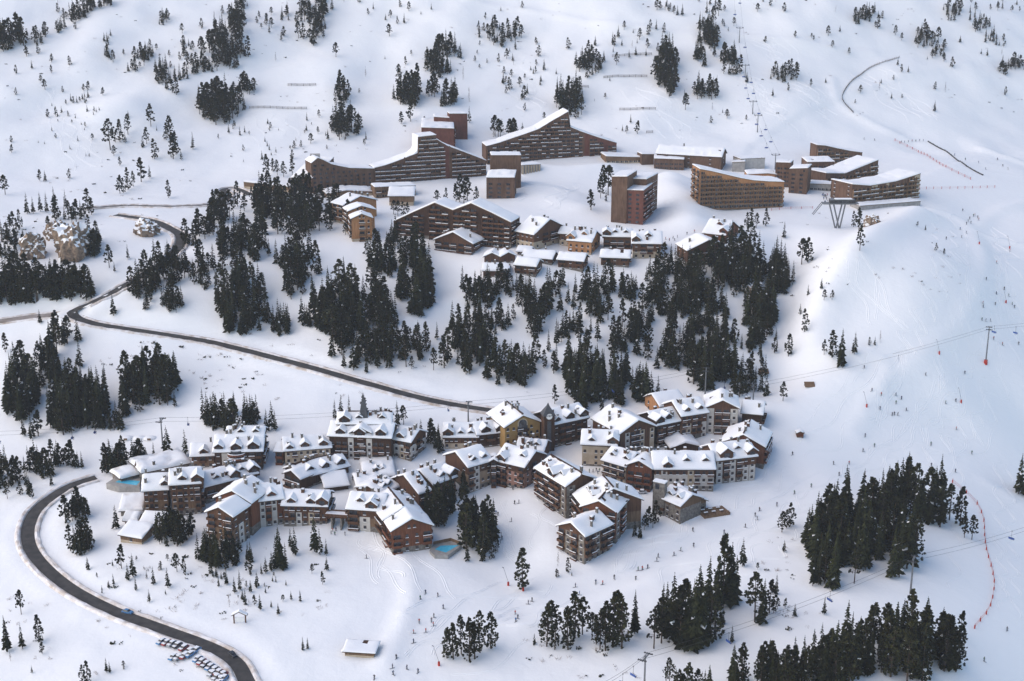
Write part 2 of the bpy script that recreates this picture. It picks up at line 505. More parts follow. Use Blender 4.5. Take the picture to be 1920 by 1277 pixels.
def ribbon(name, line, w0, w1, lift, mat, crown=0.0, label=None, jitter=0.0, seed=0):
    """strip between signed offsets w0 and w1 from a line"""
    rnd = random.Random(seed)
    mb = MB()
    n = len(line)
    secs = []
    for i, p in enumerate(line):
        t = (line[min(i + 1, n - 1)] - line[max(i - 1, 0)])
        s = Vector((t.y, -t.x, 0)).normalized()
        row = []
        for k in range(5):
            f = k / 4
            off = w0 + (w1 - w0) * f
            z = p.z + lift + crown * math.sin(math.pi * f) * (1 + jitter * rnd.uniform(-1, 1))
            q = p + s * (off + (jitter * rnd.uniform(-0.5, 0.5) if 0 < k < 4 else 0))
            if k in (0, 4) and crown:
                z = min(z, ground(q.x, q.y)) - 0.3
            row.append((q.x, q.y, z))
        secs.append(row)
    allp = [(np.array([[p.x, p.y] for p in l2]), w2) for l2, w2 in road_lines.values()] if crown else []
    for a, b in zip(secs[:-1], secs[1:]):
        if any((((L2 - np.array(a[2][:2])) ** 2).sum(1).min()) ** 0.5 < w2 / 2 + 0.9 for L2, w2 in allp):
            continue
        for k in range(4):
            mb.poly([a[k], a[k + 1], b[k + 1], b[k]], mat)
    o = mb.build(name, smooth=True)
    o['kind'] = 'structure'
    if label:
        o['label'] = label
    return o
RL = {'village_road': 'dark cleared asphalt road curving round the lower left of the village', 'valley_road': 'narrow dark road cutting across the slope between the villages',
      'upper_road': 'road to the upper village half covered in snow', 'side_road': 'gritty side road and parking strip at the left edge'}
for k, (ln, w) in road_lines.items():
    ribbon(k, ln, -w / 2, w / 2, 0.05, 'gravel_lot' if k == 'side_road' else 'asphalt', label=RL[k])
    for sgn in (-1, 1):
        ribbon('snow_bank', ln, sgn * (w / 2 - 0.2), sgn * (w / 2 + 2.6), 0.0, 'snow_dirty', 0.6 if k != 'side_road' else 0.5, 'ploughed grey snow bank along the ' + k.replace('_', ' '), 0.35, 7)
# ------------------------------------------------------------------ buildings
FOOT = []          # footprints (origin, u, W, D) so that trees keep clear
REPORT = []
MESHCACHE = {}
STY = {  # style: list of (top of band as a share of the eave height, wall material), rail material
    'wood':   ([(0.22, 'stone'), (1, 'wood_brown')], 'wood_brown'),
    'dark':   ([(0.14, 'stone'), (1, 'wood_dark')], 'wood_brown'),
    'red':    ([(0.25, 'stone'), (1, 'wood_red')], 'wood_red'),
    'orange': ([(0.12, 'plaster_cream'), (1, 'wood_orange')], 'wood_tan'),
    'tan':    ([(0.22, 'stone'), (0.60, 'wood_tan'), (1, 'wood_brown')], 'wood_brown'),
    'mix':    ([(0.24, 'stone'), (0.70, 'plaster_tan'), (1, 'wood_brown')], 'wood_brown'),
    'cream':  ([(0.10, 'stone'), (0.93, 'plaster_cream'), (1, 'wood_brown')], 'wood_brown'),
    'creamwood': ([(0.48, 'plaster_cream'), (1, 'wood_brown')], 'wood_brown'),
    'white':  ([(0.22, 'stone'), (0.75, 'plaster_white'), (1, 'wood_brown')], 'wood_brown'),
    'yellow': ([(0.06, 'stone'), (1, 'plaster_yellow')], 'wood_dark'),
    'pink':   ([(0.15, 'stone'), (0.72, 'plaster_pink'), (1, 'wood_brown')], 'wood_brown'),
    'stone':  ([(0.8, 'stone'), (1, 'wood_tan')], 'wood_brown'),
    'brown':  ([(1, 'shingle_brown')], 'shingle_brown'),
    'redpanel': ([(1, 'panel_red')], 'panel_red'),
    'amber':  ([(0.10, 'concrete'), (1, 'wood_orange')], 'wood_tan'),
    'club':   ([(0.18, 'concrete'), (1, 'shingle_brown')], 'wood_tan'),
    'plain':  ([(1, 'concrete')], 'concrete'),
    'whitebox': ([(1, 'plaster_white')], 'concrete'),
    'tanbox': ([(0.35, 'plaster_cream'), (1, 'wood_tan')], 'wood_tan')}

def win_mesh(w, h):
    k = ('win', round(w, 1), round(h, 1))
    if k not in MESHCACHE:
        mb = MB()
        w, h = k[1], k[2]
        mb.box(-w / 2, w / 2, -0.07, 0.05, 0, h, 'wood_brown', 'k')
        mb.box(-w / 2 + 0.1, -0.04, -0.10, 0, 0.1, h - 0.1, 'glass', 'kb')
        mb.box(0.04, w / 2 - 0.1, -0.10, 0, 0.1, h - 0.1, 'glass', 'kb')
        mb.box(-w / 2 - 0.08, w / 2 + 0.08, -0.28, 0, -0.12, 0.04, 'snow_roof', 'k')
        MESHCACHE[k] = mb.mesh('window')
    return MESHCACHE[k]
def balc_mesh(w, rail, d=1.25, snow=True):
    k = ('bal', round(w, 1), rail, d, snow)
    if k not in MESHCACHE:
        mb = MB()
        w = k[1]
        mb.box(-w / 2, w / 2, -d, 0.05, -0.22, 0, rail, 'k')
        mb.box(-w / 2, w / 2, -d - 0.06, -d + 0.02, 0.12, 0.92, rail)
        mb.box(-w / 2, -w / 2 + 0.07, -d, 0, 0.12, 0.92, rail, 'k')
        mb.box(w / 2 - 0.07, w / 2, -d, 0, 0.12, 0.92, rail, 'k')
        if snow:
            mb.box(-w / 2 - 0.05, w / 2 + 0.05, -d - 0.17, -d + 0.12, 0.923, 1.12, 'snow_roof')
            mb.box(-w / 2 + 0.08, w / 2 - 0.08, -d + 0.03, -0.35, 0.003, 0.22, 'snow_roof')
        mb.box(-w * 0.36, w * 0.36, -0.09, 0.04, 0.05, 2.15, 'glass', 'kb')
        mb.box(-w * 0.36 - 0.09, -w * 0.36, -0.12, 0.04, 0, 2.25, 'wood_brown', 'kb')
        mb.box(w * 0.36, w * 0.36 + 0.09, -0.12, 0.04, 0, 2.25, 'wood_brown', 'kb')
        mb.box(-0.05, 0.05, -0.12, 0.04, 0, 2.15, 'wood_brown', 'kb')
        MESHCACHE[k] = mb.mesh('balcony')
    return MESHCACHE[k]
def chim_mesh(k):
    key = ('chim', k)
    if key not in MESHCACHE:
        mb = MB()
        s = (0.5, 0.65, 0.42)[k]
        h = (1.9, 1.6, 2.2)[k]
        mb.box(-s, s, -s * 0.8, s * 0.8, -1.5, h, ('stone', 'wood_brown', 'stone')[k], 'b')
        mb.box(-s - 0.12, s + 0.12, -s * 0.8 - 0.12, s * 0.8 + 0.12, h, h + 0.16, 'dark_metal')
        mb.box(-s * 0.9, s * 0.9, -s * 0.72, s * 0.72, h + 0.16, h + 0.5, 'snow_roof')
        MESHCACHE[key] = mb.mesh('chimney')
    return MESHCACHE[key]
def dormer_mesh(w, wall):
    key = ('dorm', round(w, 1), wall)
    if key not in MESHCACHE:
        mb = MB()
        w = key[1]
        a, hh, L = w / 2, w * 0.42, w * 1.3
        rz = w * 0.36
        mb.box(-a, a, 0, L, -1.5, hh, wall, 'kbt')
        mb.poly([(-a, 0, hh), (a, 0, hh), (0, 0, hh + rz)], wall)
        mb.box(-a * 0.45, a * 0.45, -0.08, 0, 0.15, hh * 0.95, 'glass', 'k')
        o = 0.45
        e = hh - o * rz / a
        for s in (-1, 1):
            p = [(0, -0.6, hh + rz), (s * (a + o), -0.6, e), (s * (a + o), L, e), (0, L, hh + rz)]
            th = 0.16
            top = [(x, y, z + th) for x, y, z in p]
            mb.poly(p, 'wood_dark')
            mb.poly([p[0], p[1], top[1], top[0]], 'wood_dark')
            mb.poly([p[1], p[2], top[2], top[1]], 'wood_dark')
            sn = [(x * (0.97 if x else 1), y + (0.12 if y < 0 else 0), z + th + 0.42) for x, y, z in p]
            mb.poly(sn if s > 0 else sn[::-1], 'snow_roof')
            mb.poly([top[0], top[1], sn[1], sn[0]], 'snow_roof')
            mb.poly([top[1], top[2], sn[2], sn[1]], 'snow_roof')
        MESHCACHE[key] = mb.mesh('dormer')
    return MESHCACHE[key]

class Building:
    def __init__(self, name, label, cat='building', group=None):
        self.name, self.label, self.cat, self.group = name, label, cat, group
        self.root = None
        self.rnd = random.Random(sum(map(ord, label)))
    def start(self, o):
        if self.root is None:
            self.root = empty(self.name, o, self.label, self.cat, self.group)
    def part(self, name, me, o, rz, parent=None):
        """me is in wing coordinates, o the wing's world origin"""
        par = parent or self.root
        ob = link(name, me, par, (0, 0, 0), 0)
        if parent is None:
            ob.location = o - self.root.location
            ob.rotation_euler.z = rz
        return ob

    # ---- a wing given by its front eave line
    def wing(self, kind, p0, p1, base, D, style='wood', F='', L='', R='', pitch=23, h=None, snow=0.75, ov=0.8, chim=2, dorm=(), ridge=False, attic=0, gab=None, wr=0.35):
        bx, by = base
        if kind == 'S':
            D *= 1.1
        pitch = pitch + 3 if 20 <= pitch < 26 else pitch
        g = at(bx, by)
        f = (bx - p0[0]) / (p1[0] - p0[0]) if abs(p1[0] - p0[0]) > 1 else 0.5
        ye = p0[1] + (p1[1] - p0[1]) * f
        if h is None:
            d = ray(bx, ye)
            h = d[2] * (g.y / d[1]) - g.z
        ze = g.z + h
        A, B = on_plane_z(p0[0], p0[1], ze), on_plane_z(p1[0], p1[1], ze)
        u = Vector((B.x - A.x, B.y - A.y, 0))
        W = u.length
        ang = math.atan2(u.y, u.x)
        O = Vector((A.x, A.y, g.z))
        self.start(O)
        REPORT.append((self.name, kind, round(W, 1), round(D, 1), round(h, 1), round(math.degrees(ang))))
        FOOT.append((O, u.normalized(), W, D))
        tp = math.tan(math.radians(pitch))
        if kind == 'S':
            rz = lambda x, y: h + tp * min(y, D - y)
            xs_b, ys_b = [0, W], [0, D / 2, D]
        elif kind == 'G':
            rz = lambda x, y: h + tp * min(x, W - x)
            xs_b, ys_b = [0, W / 2, W], [0, D]
        elif kind == 'M':
            rz = lambda x, y: h + tp * y
            xs_b, ys_b = [0, W], [0, D]
        self.walls(O, ang, W, D, h, rz, xs_b, ys_b, ov, style)
        rf = self.roof(O, ang, W, D, rz, xs_b, ys_b, snow, ridge=(kind if ridge else None))
        for i in range(chim + 2 * (chim > 1)):
            x = W * self.rnd.uniform(0.12, 0.88)
            y = D * self.rnd.uniform(0.15, 0.85)
            c = self.part('chimney', chim_mesh(self.rnd.randrange(3)), O, ang, rf)
            c.location = (x, y, rz(x, y) + snow * 0.6)
        if kind == 'S' and not dorm and W > 12 and chim > 1:
            dorm = [(self.rnd.uniform(0.2, 0.45), 0.2, 2.5), (self.rnd.uniform(0.55, 0.85), 0.2, 2.5)]
        if kind == 'S' and W > 13 and chim > 1:
            free = [f for f in (0.15, 0.32, 0.5, 0.68, 0.87) if all(abs(f - d[0]) * W > 4.6 for d in dorm)]
            if free:
                dorm = list(dorm) + [(self.rnd.choice(free), 0.03, 4.8)]
        for (fx, fy, w) in dorm:
            wall = STY[style][0][-1][1]
            c = self.part('dormer', dormer_mesh(w, wall), O, ang, rf)
            x, y = W * fx, D * fy
            c.location = (x, y, rz(x, y) + 0.3)
        fl = max(1, int((h + 0.4) / 2.8))
        fh = h / fl if h / fl < 3.4 else 2.8
        # facades: (string, wall line start, direction angle, length)
        i0 = ov
        for pat, (sx, sy), da, ln in ((F, (i0, i0), 0.0, W - 2 * ov), (R, (W - i0, i0), math.pi / 2, D - 2 * ov), (L, (i0, D - i0), -math.pi / 2, D - 2 * ov)):
            if pat:
                self.facade(O, ang, pat, sx, sy, da, ln, fl, fh, style, h, wr)
        if attic and kind == 'G':
            zz = h + 0.3
            for k in range(attic):
                x = W / 2 + (k - (attic - 1) / 2) * 2.2
                wo = self.part('window', win_mesh(1.1, 1.3), O, ang, None)
                wo.location = O - self.root.location + Matrix.Rotation(ang, 3, 'Z') @ Vector((x, ov, zz))
        return O, ang, W, D, h

    def facade(self, O, ang, pat, sx, sy, da, ln, fl, fh, style, h, wr):
        n = len(pat)
        bw = ln / n
        ca, sa = math.cos(da), math.sin(da)
        rail = STY[style][1]
        R3 = Matrix.Rotation(ang, 3, 'Z')
        def put(name, me, t, z):
            p = Vector((sx + ca * t, sy + sa * t, z))
            ob = self.part(name, me, O, ang)
            ob.location = O - self.root.location + R3 @ p
            ob.rotation_euler.z = ang + da
            return ob
        for b, ch in enumerate(pat):
            t = (b + 0.5) * bw
            if ch == '.':
                continue
            if ch in 'pq':
                mb = MB()
                zt = h - 0.35 if ch == 'p' else h * 0.66
                mb.box(-bw * 0.46, bw * 0.46, -0.05, 0.03, -3, zt, 'plaster_white' if self.rnd.random() < 0.75 else 'plaster_cream', 'kb')
                put('panel', mb.mesh('panel'), t, 0)
            if ch == 's':
                mb = MB()
                mb.box(-bw * 0.42, bw * 0.42, -0.10, 0.03, -3, h - 0.3, 'stone', 'kb')
                put('panel', mb.mesh('panel'), t, 0)
            for k in range(fl):
                z = k * fh
                if ch == 'B' or (ch == 'b' and k > 0):
                    put('balcony', balc_mesh(min(bw * 0.92, 6.0), rail, 1.25, self.rnd.random() < 0.5), t, z + 0.25)
                elif self.rnd.random() > 0.06:
                    w = min(1.25, bw * 0.6)
                    ob = put('window', win_mesh(w, 1.35), t, z + 0.95)
                    if ch in 'pqs':
                        ob.location += Matrix.Rotation(ang + da, 3, 'Z') @ Vector((0, -0.06, 0))

    def walls(self, O, ang, W, D, h, rz, xs_b, ys_b, ov, style, dig=9.0):
        mb = MB()
        x0, x1, y0, y1 = ov, W - ov, ov, D - ov
        bands = STY[style][0]
        z = -dig
        for fr, mat in bands:
            zt = h * fr - (0.05 if fr == 1 else 0)
            mb.box(x0, x1, y0, y1, z, zt, mat, 'bt')
            z = zt
        top = bands[-1][1]
        ze = z
        # infill between eave level and the roof on all four sides
        xs = [x0] + [x for x in xs_b[1:-1]] + [x1]
        ys = [y0] + [y for y in ys_b[1:-1]] + [y1]
        for yy in (y0, y1):
            for a, b in zip(xs[:-1], xs[1:]):
                za, zb = rz(a, yy), rz(b, yy)
                if max(za, zb) > ze + 0.01:
                    mb.poly([(a, yy, ze), (b, yy, ze), (b, yy, zb - 0.05), (a, yy, za - 0.05)], top)
        for xx in (x0, x1):
            for a, b in zip(ys[:-1], ys[1:]):
                za, zb = rz(xx, a), rz(xx, b)
                if max(za, zb) > ze + 0.01:
                    mb.poly([(xx, a, ze), (xx, b, ze), (xx, b, zb - 0.05), (xx, a, za - 0.05)], top)
        self.part('wall', mb.mesh('wall'), O, ang)

    def roof(self, O, ang, W, D, rz, xs_b, ys_b, snow, ridge=None, mat='wood_dark', step=1.7):
        mb = MB()
        th = 0.32
        g = [[(x, y, rz(x, y)) for y in ys_b] for x in xs_b]
        for i in range(len(xs_b) - 1):
            for j in range(len(ys_b) - 1):
                q = [g[i][j], g[i + 1][j], g[i + 1][j + 1], g[i][j + 1]]
                mb.poly([(x, y, z) for x, y, z in q], mat)
                mb.poly([(x, y, z - th) for x, y, z in q][::-1], mat)
        def edge(a, b):
            mb.poly([(a[0], a[1], a[2] - th), (b[0], b[1], b[2] - th), b, a], mat)
        for i in range(len(xs_b) - 1):
            edge(g[i][0], g[i + 1][0]); edge(g[i + 1][-1], g[i][-1])
        for j in range(len(ys_b) - 1):
            edge(g[0][j + 1], g[0][j]); edge(g[-1][j], g[-1][j + 1])
        rf = self.part('roof', mb.mesh('roof'), O, ang)
        def coords(L, br):
            c = [0, 0.22, 0.6]
            n = max(1, int((L - 1.2) / step))
            c += [0.6 + (L - 1.2) * k / n for k in range(1, n)]
            c += [L - 0.6, L - 0.22, L]
            for b in br[1:-1]:
                if min(abs(b - q) for q in c) > 0.3:
                    c.append(b)
            return sorted(c)
        xs, ys = coords(W, xs_b), coords(D, ys_b)
        rnd = self.rnd
        sd = rnd.uniform(0, 99)
        sm = MB()
        bare = []
        mb_ = sm.mi('snow_roof'), sm.mi('wood_dark')
        nx, ny = len(xs), len(ys)
        for i, x in enumerate(xs):
            for j, y in enumerate(ys):
                e = min(x, W - x, y, D - y)
                t = 0.38 + 0.62 * min(1.0, max(0.0, e / 0.6)) ** 0.6
                nz = mnoise.noise(Vector((x * 0.22 + sd, y * 0.22, O.x * 0.1)))
                nf = mnoise.noise(Vector((x * 0.9 + sd, y * 0.9, 3.0)))
                bx = by = 0.0
                if i in (0, nx - 1):
                    bx = (0.12 + 0.22 * nf) * (-1 if i == 0 else 1)
                if j in (0, ny - 1):
                    by = (0.12 + 0.22 * nf) * (-1 if j == 0 else 1)
                # the blanket rounds the ridge off
                k = 0.9
                zz = max(rz(x, y), 0.25 * (rz(max(0, x - k), y) + rz(min(W, x + k), y) + rz(x, max(0, y - k)) + rz(x, min(D, y + k))))
                nb = mnoise.noise(Vector((x * 0.33 + sd * 1.7, y * 0.33, 8.0))) + 0.25 * nf
                br = min(1.0, max(0.0, (nb - 0.35) / 0.10))
                bare.append(br)
                sm.v.append((x + bx, y + by, zz + (snow * t * (1 + 0.45 * nz) + 0.12 * nf * (1 if e > 0.3 else 0)) * (1 - br) + 0.03))
        mi = sm.mi('snow_roof')
        for i in range(nx - 1):
            for j in range(ny - 1):
                a = i * ny + j
                sm.f.append((a, a + ny, a + ny + 1, a + 1)); sm.m.append(mb_[1] if (bare[a] + bare[a + ny] + bare[a + ny + 1] + bare[a + 1]) / 4 > 0.6 else mi)
        per = [i * ny for i in range(nx)] + [(nx - 1) * ny + j for j in range(1, ny)] + [i * ny + ny - 1 for i in range(nx - 2, -1, -1)] + [j for j in range(ny - 2, 0, -1)]
        n0 = len(sm.v)
        for k in per:
            x, y = xs[k // ny], ys[k % ny]
            sm.v.append((x, y, rz(x, y) + 0.012))
        for q in range(len(per)):
            r = (q + 1) % len(per)
            sm.f.append((per[q], n0 + q, n0 + r, per[r])); sm.m.append(mi)
        so = link('snow_cover', sm.mesh('snow_cover', True), rf)
        if ridge:
            cm = MB()
            if ridge == 'S':
                cm.box(0.3, W - 0.3, D / 2 - 0.3, D / 2 + 0.3, rz(0, D / 2) - 0.2, rz(0, D / 2) + snow + 0.22, 'wood_dark')
            else:
                cm.box(W / 2 - 0.3, W / 2 + 0.3, 0.3, D - 0.3, rz(W / 2, 0) - 0.2, rz(W / 2, 0) + snow + 0.22, 'wood_dark')
            link('ridge_cap', cm.mesh('ridge_cap'), rf)
        return rf

    # ---- a slab building given by its ground line and the pixel outline of its roof
    def slab(self, p0, p1, prof, D, style='brown', floors=True, fh=2.75, stripes=(), rise=0.0, snow=0.6, bay=3.6, R='', L='', balc=True, blank=(), snowy=True, deep=12.0, winrow=False):
        A, B = at(*p0), at(*p1)
        u = Vector((B.x - A.x, B.y - A.y, 0))
        W = u.length
        un = u.normalized()
        ang = math.atan2(u.y, u.x)
        O = Vector((A.x, A.y, min(A.z, B.z)))
        nrm = (un.y, -un.x)
        self.start(O)
        pr = []
        for (x, y) in prof:
            q = on_plane_v(x, y, O, nrm)
            lx = (q - O).x * un.x + (q - O).y * un.y
            pr.append([lx, q.z - O.z])
        pr[0][0], pr[-1][0] = 0.0, W
        for i in range(1, len(pr)):
            if pr[i][0] <= pr[i - 1][0] + 0.05:
                pr[i][0] = pr[i - 1][0] + 0.05
        W = pr[-1][0]
        FOOT.append((O, un, W, D))
        REPORT.append((self.name, 'X', round(W, 1), round(D, 1), [round(z, 1) for _, z in pr], round(math.degrees(ang))))
        px_ = [a for a, _ in pr]
        pz_ = [b for _, b in pr]
        # gentle curve through the profile where no jump is wanted
        rz0 = lambda x: float(np.interp(x, px_, pz_))
        rz = lambda x, y: rz0(min(max(x, 0), W)) + rise * y
        mb = MB()
        hmax = max(pz_)
        bands = STY[style][0]
        xs = sorted(set(px_ + [W * k / 24 for k in range(25)]))
        def zsplit(x, y, fr):
            return hmax * fr if fr < 1 else 1e9
        for yy, flip in ((0.35, False), (D - 0.35, True)):
            for a, b in zip(xs[:-1], xs[1:]):
                z0 = -deep
                for fr, mat in bands:
                    ta, tb = min(zsplit(a, yy, fr), rz(a, yy) - 0.1), min(zsplit(b, yy, fr), rz(b, yy) - 0.1)
                    m2 = mat
                    for (s0, s1, sm_) in stripes:
                        if s0 * W <= (a + b) / 2 <= s1 * W:
                            m2 = sm_
                    if max(ta, tb) > z0 + 0.01:
                        q = [(a, yy, z0), (b, yy, z0), (b, yy, tb), (a, yy, ta)]
                        mb.poly(q[::-1] if flip else q, m2)
                    z0 = min(ta, tb) if fr < 1 else z0
        for xx in (0.35, W - 0.35):
            top = bands[-1][1]
            mb.poly([(xx, 0.35, -deep), (xx, D - 0.35, -deep), (xx, D - 0.35, rz(xx, D) - 0.1), (xx, 0.35, rz(xx, 0) - 0.1)], top)
        # step walls where the roof line jumps
        for i in range(len(px_) - 1):
            if px_[i + 1] - px_[i] < 0.2 and abs(pz_[i + 1] - pz_[i]) > 1:
                zl, zh = sorted((pz_[i], pz_[i + 1]))
                mb.poly([(px_[i], 0.35, zl - 0.5), (px_[i], D - 0.35, zl - 0.5), (px_[i], D - 0.35, zh - 0.15), (px_[i], 0.35, zh - 0.15)], bands[-1][1])
        self.part('wall', mb.mesh('wall'), O, ang)
        # roof pieces between the jumps
        cuts = [0] + [i + 1 for i in range(len(px_) - 1) if px_[i + 1] - px_[i] < 0.2] + [len(px_)]
        for c0, c1 in zip(cuts[:-1], cuts[1:]):
            xa, xb = px_[c0], px_[c1 - 1]
            if xb - xa < 1.5:
                continue
            sub = [p - xa for p in px_[c0:c1]]
            f = (lambda xa, xb: lambda x, y: rz0(min(max(x + xa, xa), xb)) + rise * y)(xa + 1e-4 if c0 else xa, xb)
            O2 = O + Vector((un.x * xa, un.y * xa, 0))
            xsb = sorted(set(sub + [(xb - xa) * k / 8 for k in range(9)]))
            self.roof(O2, ang, xb - xa, D, f, xsb, [0, D], snow, mat='shingle_brown' if style in ('brown', 'redpanel', 'club') else 'wood_tan', step=2.2)
        # floors
        if floors:
            nfl = int((hmax - 0.8) / fh)
            rail = STY[style][1]
            wm = MB()
            dv = MB()
            for k in range(nfl):
                z = k * fh
                xsn = np.linspace(0.6, W - 0.6, int((W - 1.2) / 0.5) + 2)
                ok = [rz0(x) > z + fh + 0.5 and not any(b0 * W <= x <= b1 * W for b0, b1 in blank) for x in xsn]
                runs, st = [], None
                for i, f in enumerate(ok + [False]):
                    if f and st is None:
                        st = i
                    if not f and st is not None:
                        if i - st > 5:
                            runs.append((xsn[st], xsn[i - 1]))
                        st = None
                for (a, b) in runs:
                    n = max(1, int(round((b - a) / bay)))
                    if balc:
                        bm_ = MB()
                        bm_.box(a, b, -0.95, 0.33, z - 0.2, z, rail, 'k')
                        bm_.box(a, b, -1.0, -0.93, z + 0.1, z + 0.85, rail)
                        if snowy:
                            for q in range(n):
                                if self.rnd.random() < (0.9 if snowy == 2 else 0.45):
                                    s0 = a + (b - a) * q / n + 0.15
                                    s1 = a + (b - a) * (q + 1) / n - 0.15
                                    bm_.box(s0, s1, -1.1, -0.80, z + 0.853, z + 1.02 + self.rnd.uniform(0, 0.15), 'snow_roof')
                        self.part('balcony', bm_.mesh('balcony'), O, ang)
                    for q in range(n):
                        s0 = a + (b - a) * q / n
                        s1 = a + (b - a) * (q + 1) / n
                        m = (s1 - s0)
                        wm.box(s0 + m * 0.16, s0 + m * 0.56, 0.27, 0.4, z + (0.1 if balc else 0.8), z + 2.1, 'glass', 'kb')
                        if not winrow:
                            wm.box(s0 + m * 0.66, s0 + m * 0.88, 0.27, 0.4, z + 0.8, z + 2.0, 'glass', 'kb')
                        if balc:
                            dv.box(s0 - 0.06, s0 + 0.06, -0.95, 0.34, z, z + fh - 0.2, rail, 'kbt')
            if wm.f:
                wo = self.part('windows', wm.mesh('windows'), O, ang)
                wo['kind'] = 'stuff'
            if dv.f:
                wo = self.part('dividers', dv.mesh('dividers'), O, ang)
                wo['kind'] = 'stuff'
        # plain window columns on the end walls
        hs = {'R': rz0(W), 'L': rz0(0)}
        for side, pat in (('R', R), ('L', L)):
            if not pat:
                continue
            hh = hs[side]
            fl = max(1, int(hh / fh))
            if side == 'R':
                self.facade(O, ang, pat, W - 0.35, 0.35, math.pi / 2, D - 0.7, fl, fh, style, hh, 0.3)
            else:
                self.facade(O, ang, pat, 0.35, D - 0.35, -math.pi / 2, D - 0.7, fl, fh, style, hh, 0.3)
        return O, ang, W, un, rz0

    def add(self, name, mb, O, ang=0.0, smooth=False, parent=None):
        return self.part(name, mb.mesh(name, smooth), O, ang, parent)
# ------------------------------------------------------------------ lower village
def lower_village():
    b = Building('apartment_house', 'brown timber apartment house with stone base beside the left swimming pool')
    b.wing('S', (265, 922), (317, 919), (290, 968), 15, 'tan', F='wbw.w', L='ww', dorm=((0.85, 0.1, 3.4),))
    b.wing('S', (316, 911), (378, 907), (345, 968), 15, 'tan', F='wbwwb', R='Bb', dorm=((0.42, 0.1, 3.2),), chim=3)
    b.wing('S', (383, 915), (452, 897), (410, 938), 14, 'wood', F='bwb', chim=4, dorm=((0.4, 0.15, 2.6),))
    b.wing('S', (420, 900), (486, 888), (450, 918), 12, 'dark', chim=4, ridge=True)

    b = Building('apartment_house', 'large L shaped brown apartment house with orange gable above the small spruces')
    b.wing('G', (399, 934), (472, 945), (440, 1000), 17, 'red', F='wbw', chim=2, attic=2)
    b.wing('S', (472, 943), (534, 936), (505, 988), 15, 'red', F='wpbpw', chim=3, dorm=((0.62, 0.08, 3.4), (0.2, 0.08, 3.0)))
    b.wing('S', (526, 949), (615, 951), (575, 987), 14, 'wood', F='wbqwqbw', R='bb', chim=3, dorm=((0.22, 0.05, 3.6), (0.63, 0.05, 3.6)))
    b.wing('G', (383, 961), (437, 971), (415, 1030), 13, 'tan', F='BwB', R='wqw', chim=1, attic=1)

    # covered footbridge to the next house
    b = Building('footbridge', 'snow covered footbridge linking two brown houses over the ski path', 'bridge')
    a, c = at(612, 985), at(655, 990)
    u = (c - a); W = Vector((u.x, u.y, 0)).length; ang = math.atan2(u.y, u.x)
    b.start(a)
    mb = MB()
    mb.box(0, W, -2.4, 2.4, 4.6, 5.1, 'wood_dark'); mb.box(0, W, -2.4, -2.25, 5.1, 6.2, 'wood_brown'); mb.box(0, W, 2.25, 2.4, 5.1, 6.2, 'wood_brown')
    b.add('deck', mb, a, ang)
    mb = MB(); mb.box(0, W, -2.2, 2.2, 5.104, 5.6, 'snow_roof'); b.add('snow_cover', mb, a, ang)
    for f in (0.3, 0.7):
        mb = MB(); mb.box(W * f - 0.3, W * f + 0.3, -2, 2, -4, 4.6, 'stone'); b.add('pier', mb, a, ang)

    b = Building('apartment_house', 'brown apartment house with red gable beside the right swimming pool')
    b.wing('S', (647, 955), (718, 960), (655, 995), 15, 'tan', F='Bq.', chim=4, dorm=((0.35, 0.2, 2.8),), L='bb')
    b.wing('G', (717, 977), (797, 964), (722, 1018), 21, 'tan', L='bbb', chim=4, ridge=True)
    b.wing('G', (732, 998), (814, 986), (775, 1036), 13, 'red', F='Bwwb', L='Bb', R='b', chim=1, attic=2)

    b = Building('apartment_house', 'small snowy house with cross roofs behind the dark pines near the pool')
    b.wing('S', (785, 928), (811, 920), (800, 962), 20, 'wood', F='bw', L='www', chim=4)
    b.wing('S', (812, 911), (859, 894), (850, 928), 16, 'pink', F='wbw', L='www', chim=4, dorm=((0.5, 0.12, 3.0),))

    b = Building('low_hall', 'low wide hall under thick rounded snow in the village centre', 'hall')
    b.wing('S', (680, 897), (742, 893), (700, 906), 20, 'stone', pitch=9, snow=1.5, chim=2)
    b.wing('S', (668, 917), (715, 913), (690, 930), 15, 'stone', pitch=12, snow=1.2, chim=2)
    b.wing('S', (716, 930), (752, 912), (730, 950), 14, 'wood', pitch=18, snow=1.0, chim=4)

    b = Building('chalet', 'dark timber chalet with three dormers behind the low snowy shed')
    b.wing('G', (528, 888), (563, 900), (545, 918), 14, 'dark', F='Bb', chim=1)
    b.wing('S', (562, 899), (658, 874), (610, 905), 14, 'dark', F='w.w.w.', R='ww', chim=5, dorm=((0.25, 0.12, 3.6), (0.55, 0.12, 3.6), (0.84, 0.08, 4.2)), ridge=True)
    b = Building('shed', 'low shed with one clean snow slab roof in front of the dark chalet', 'shed')
    b.wing('M', (608, 916), (657, 910), (640, 921), 11, 'dark', pitch=14, snow=0.8, chim=0)

    b = Building('hotel', 'large brown hotel with dark pointed steeple and white balconies')
    O, ang, W, D, h = b.wing('S', (613, 818), (735, 823), (670, 862), 15, 'dark', F='wbBpBBpBbw', chim=3, dorm=((0.2, 0.04, 4.2), (0.82, 0.04, 4.6)))
    b.wing('G', (654, 812), (697, 813), (675, 861), 8, 'dark', F='pBp', chim=0, attic=3, pitch=25)
    b.wing('S', (630, 796), (735, 796), (680, 850), 12, 'dark', chim=5, ridge=True)
    b.wing('S', (733, 824), (771, 831), (752, 862), 14, 'white', F='wqb', R='wbw', chim=2, dorm=((0.4, 0.06, 3.8),))
    mb = MB()   # steeple
    p = on_plane_v(678, 791, O, (0, -1)); q = on_plane_v(677, 757, O, (0, -1))
    c = Vector((p.x, O.y + 9, 0)); zt = q.z + 2.2 - O.z; zb = p.z - O.z - 3
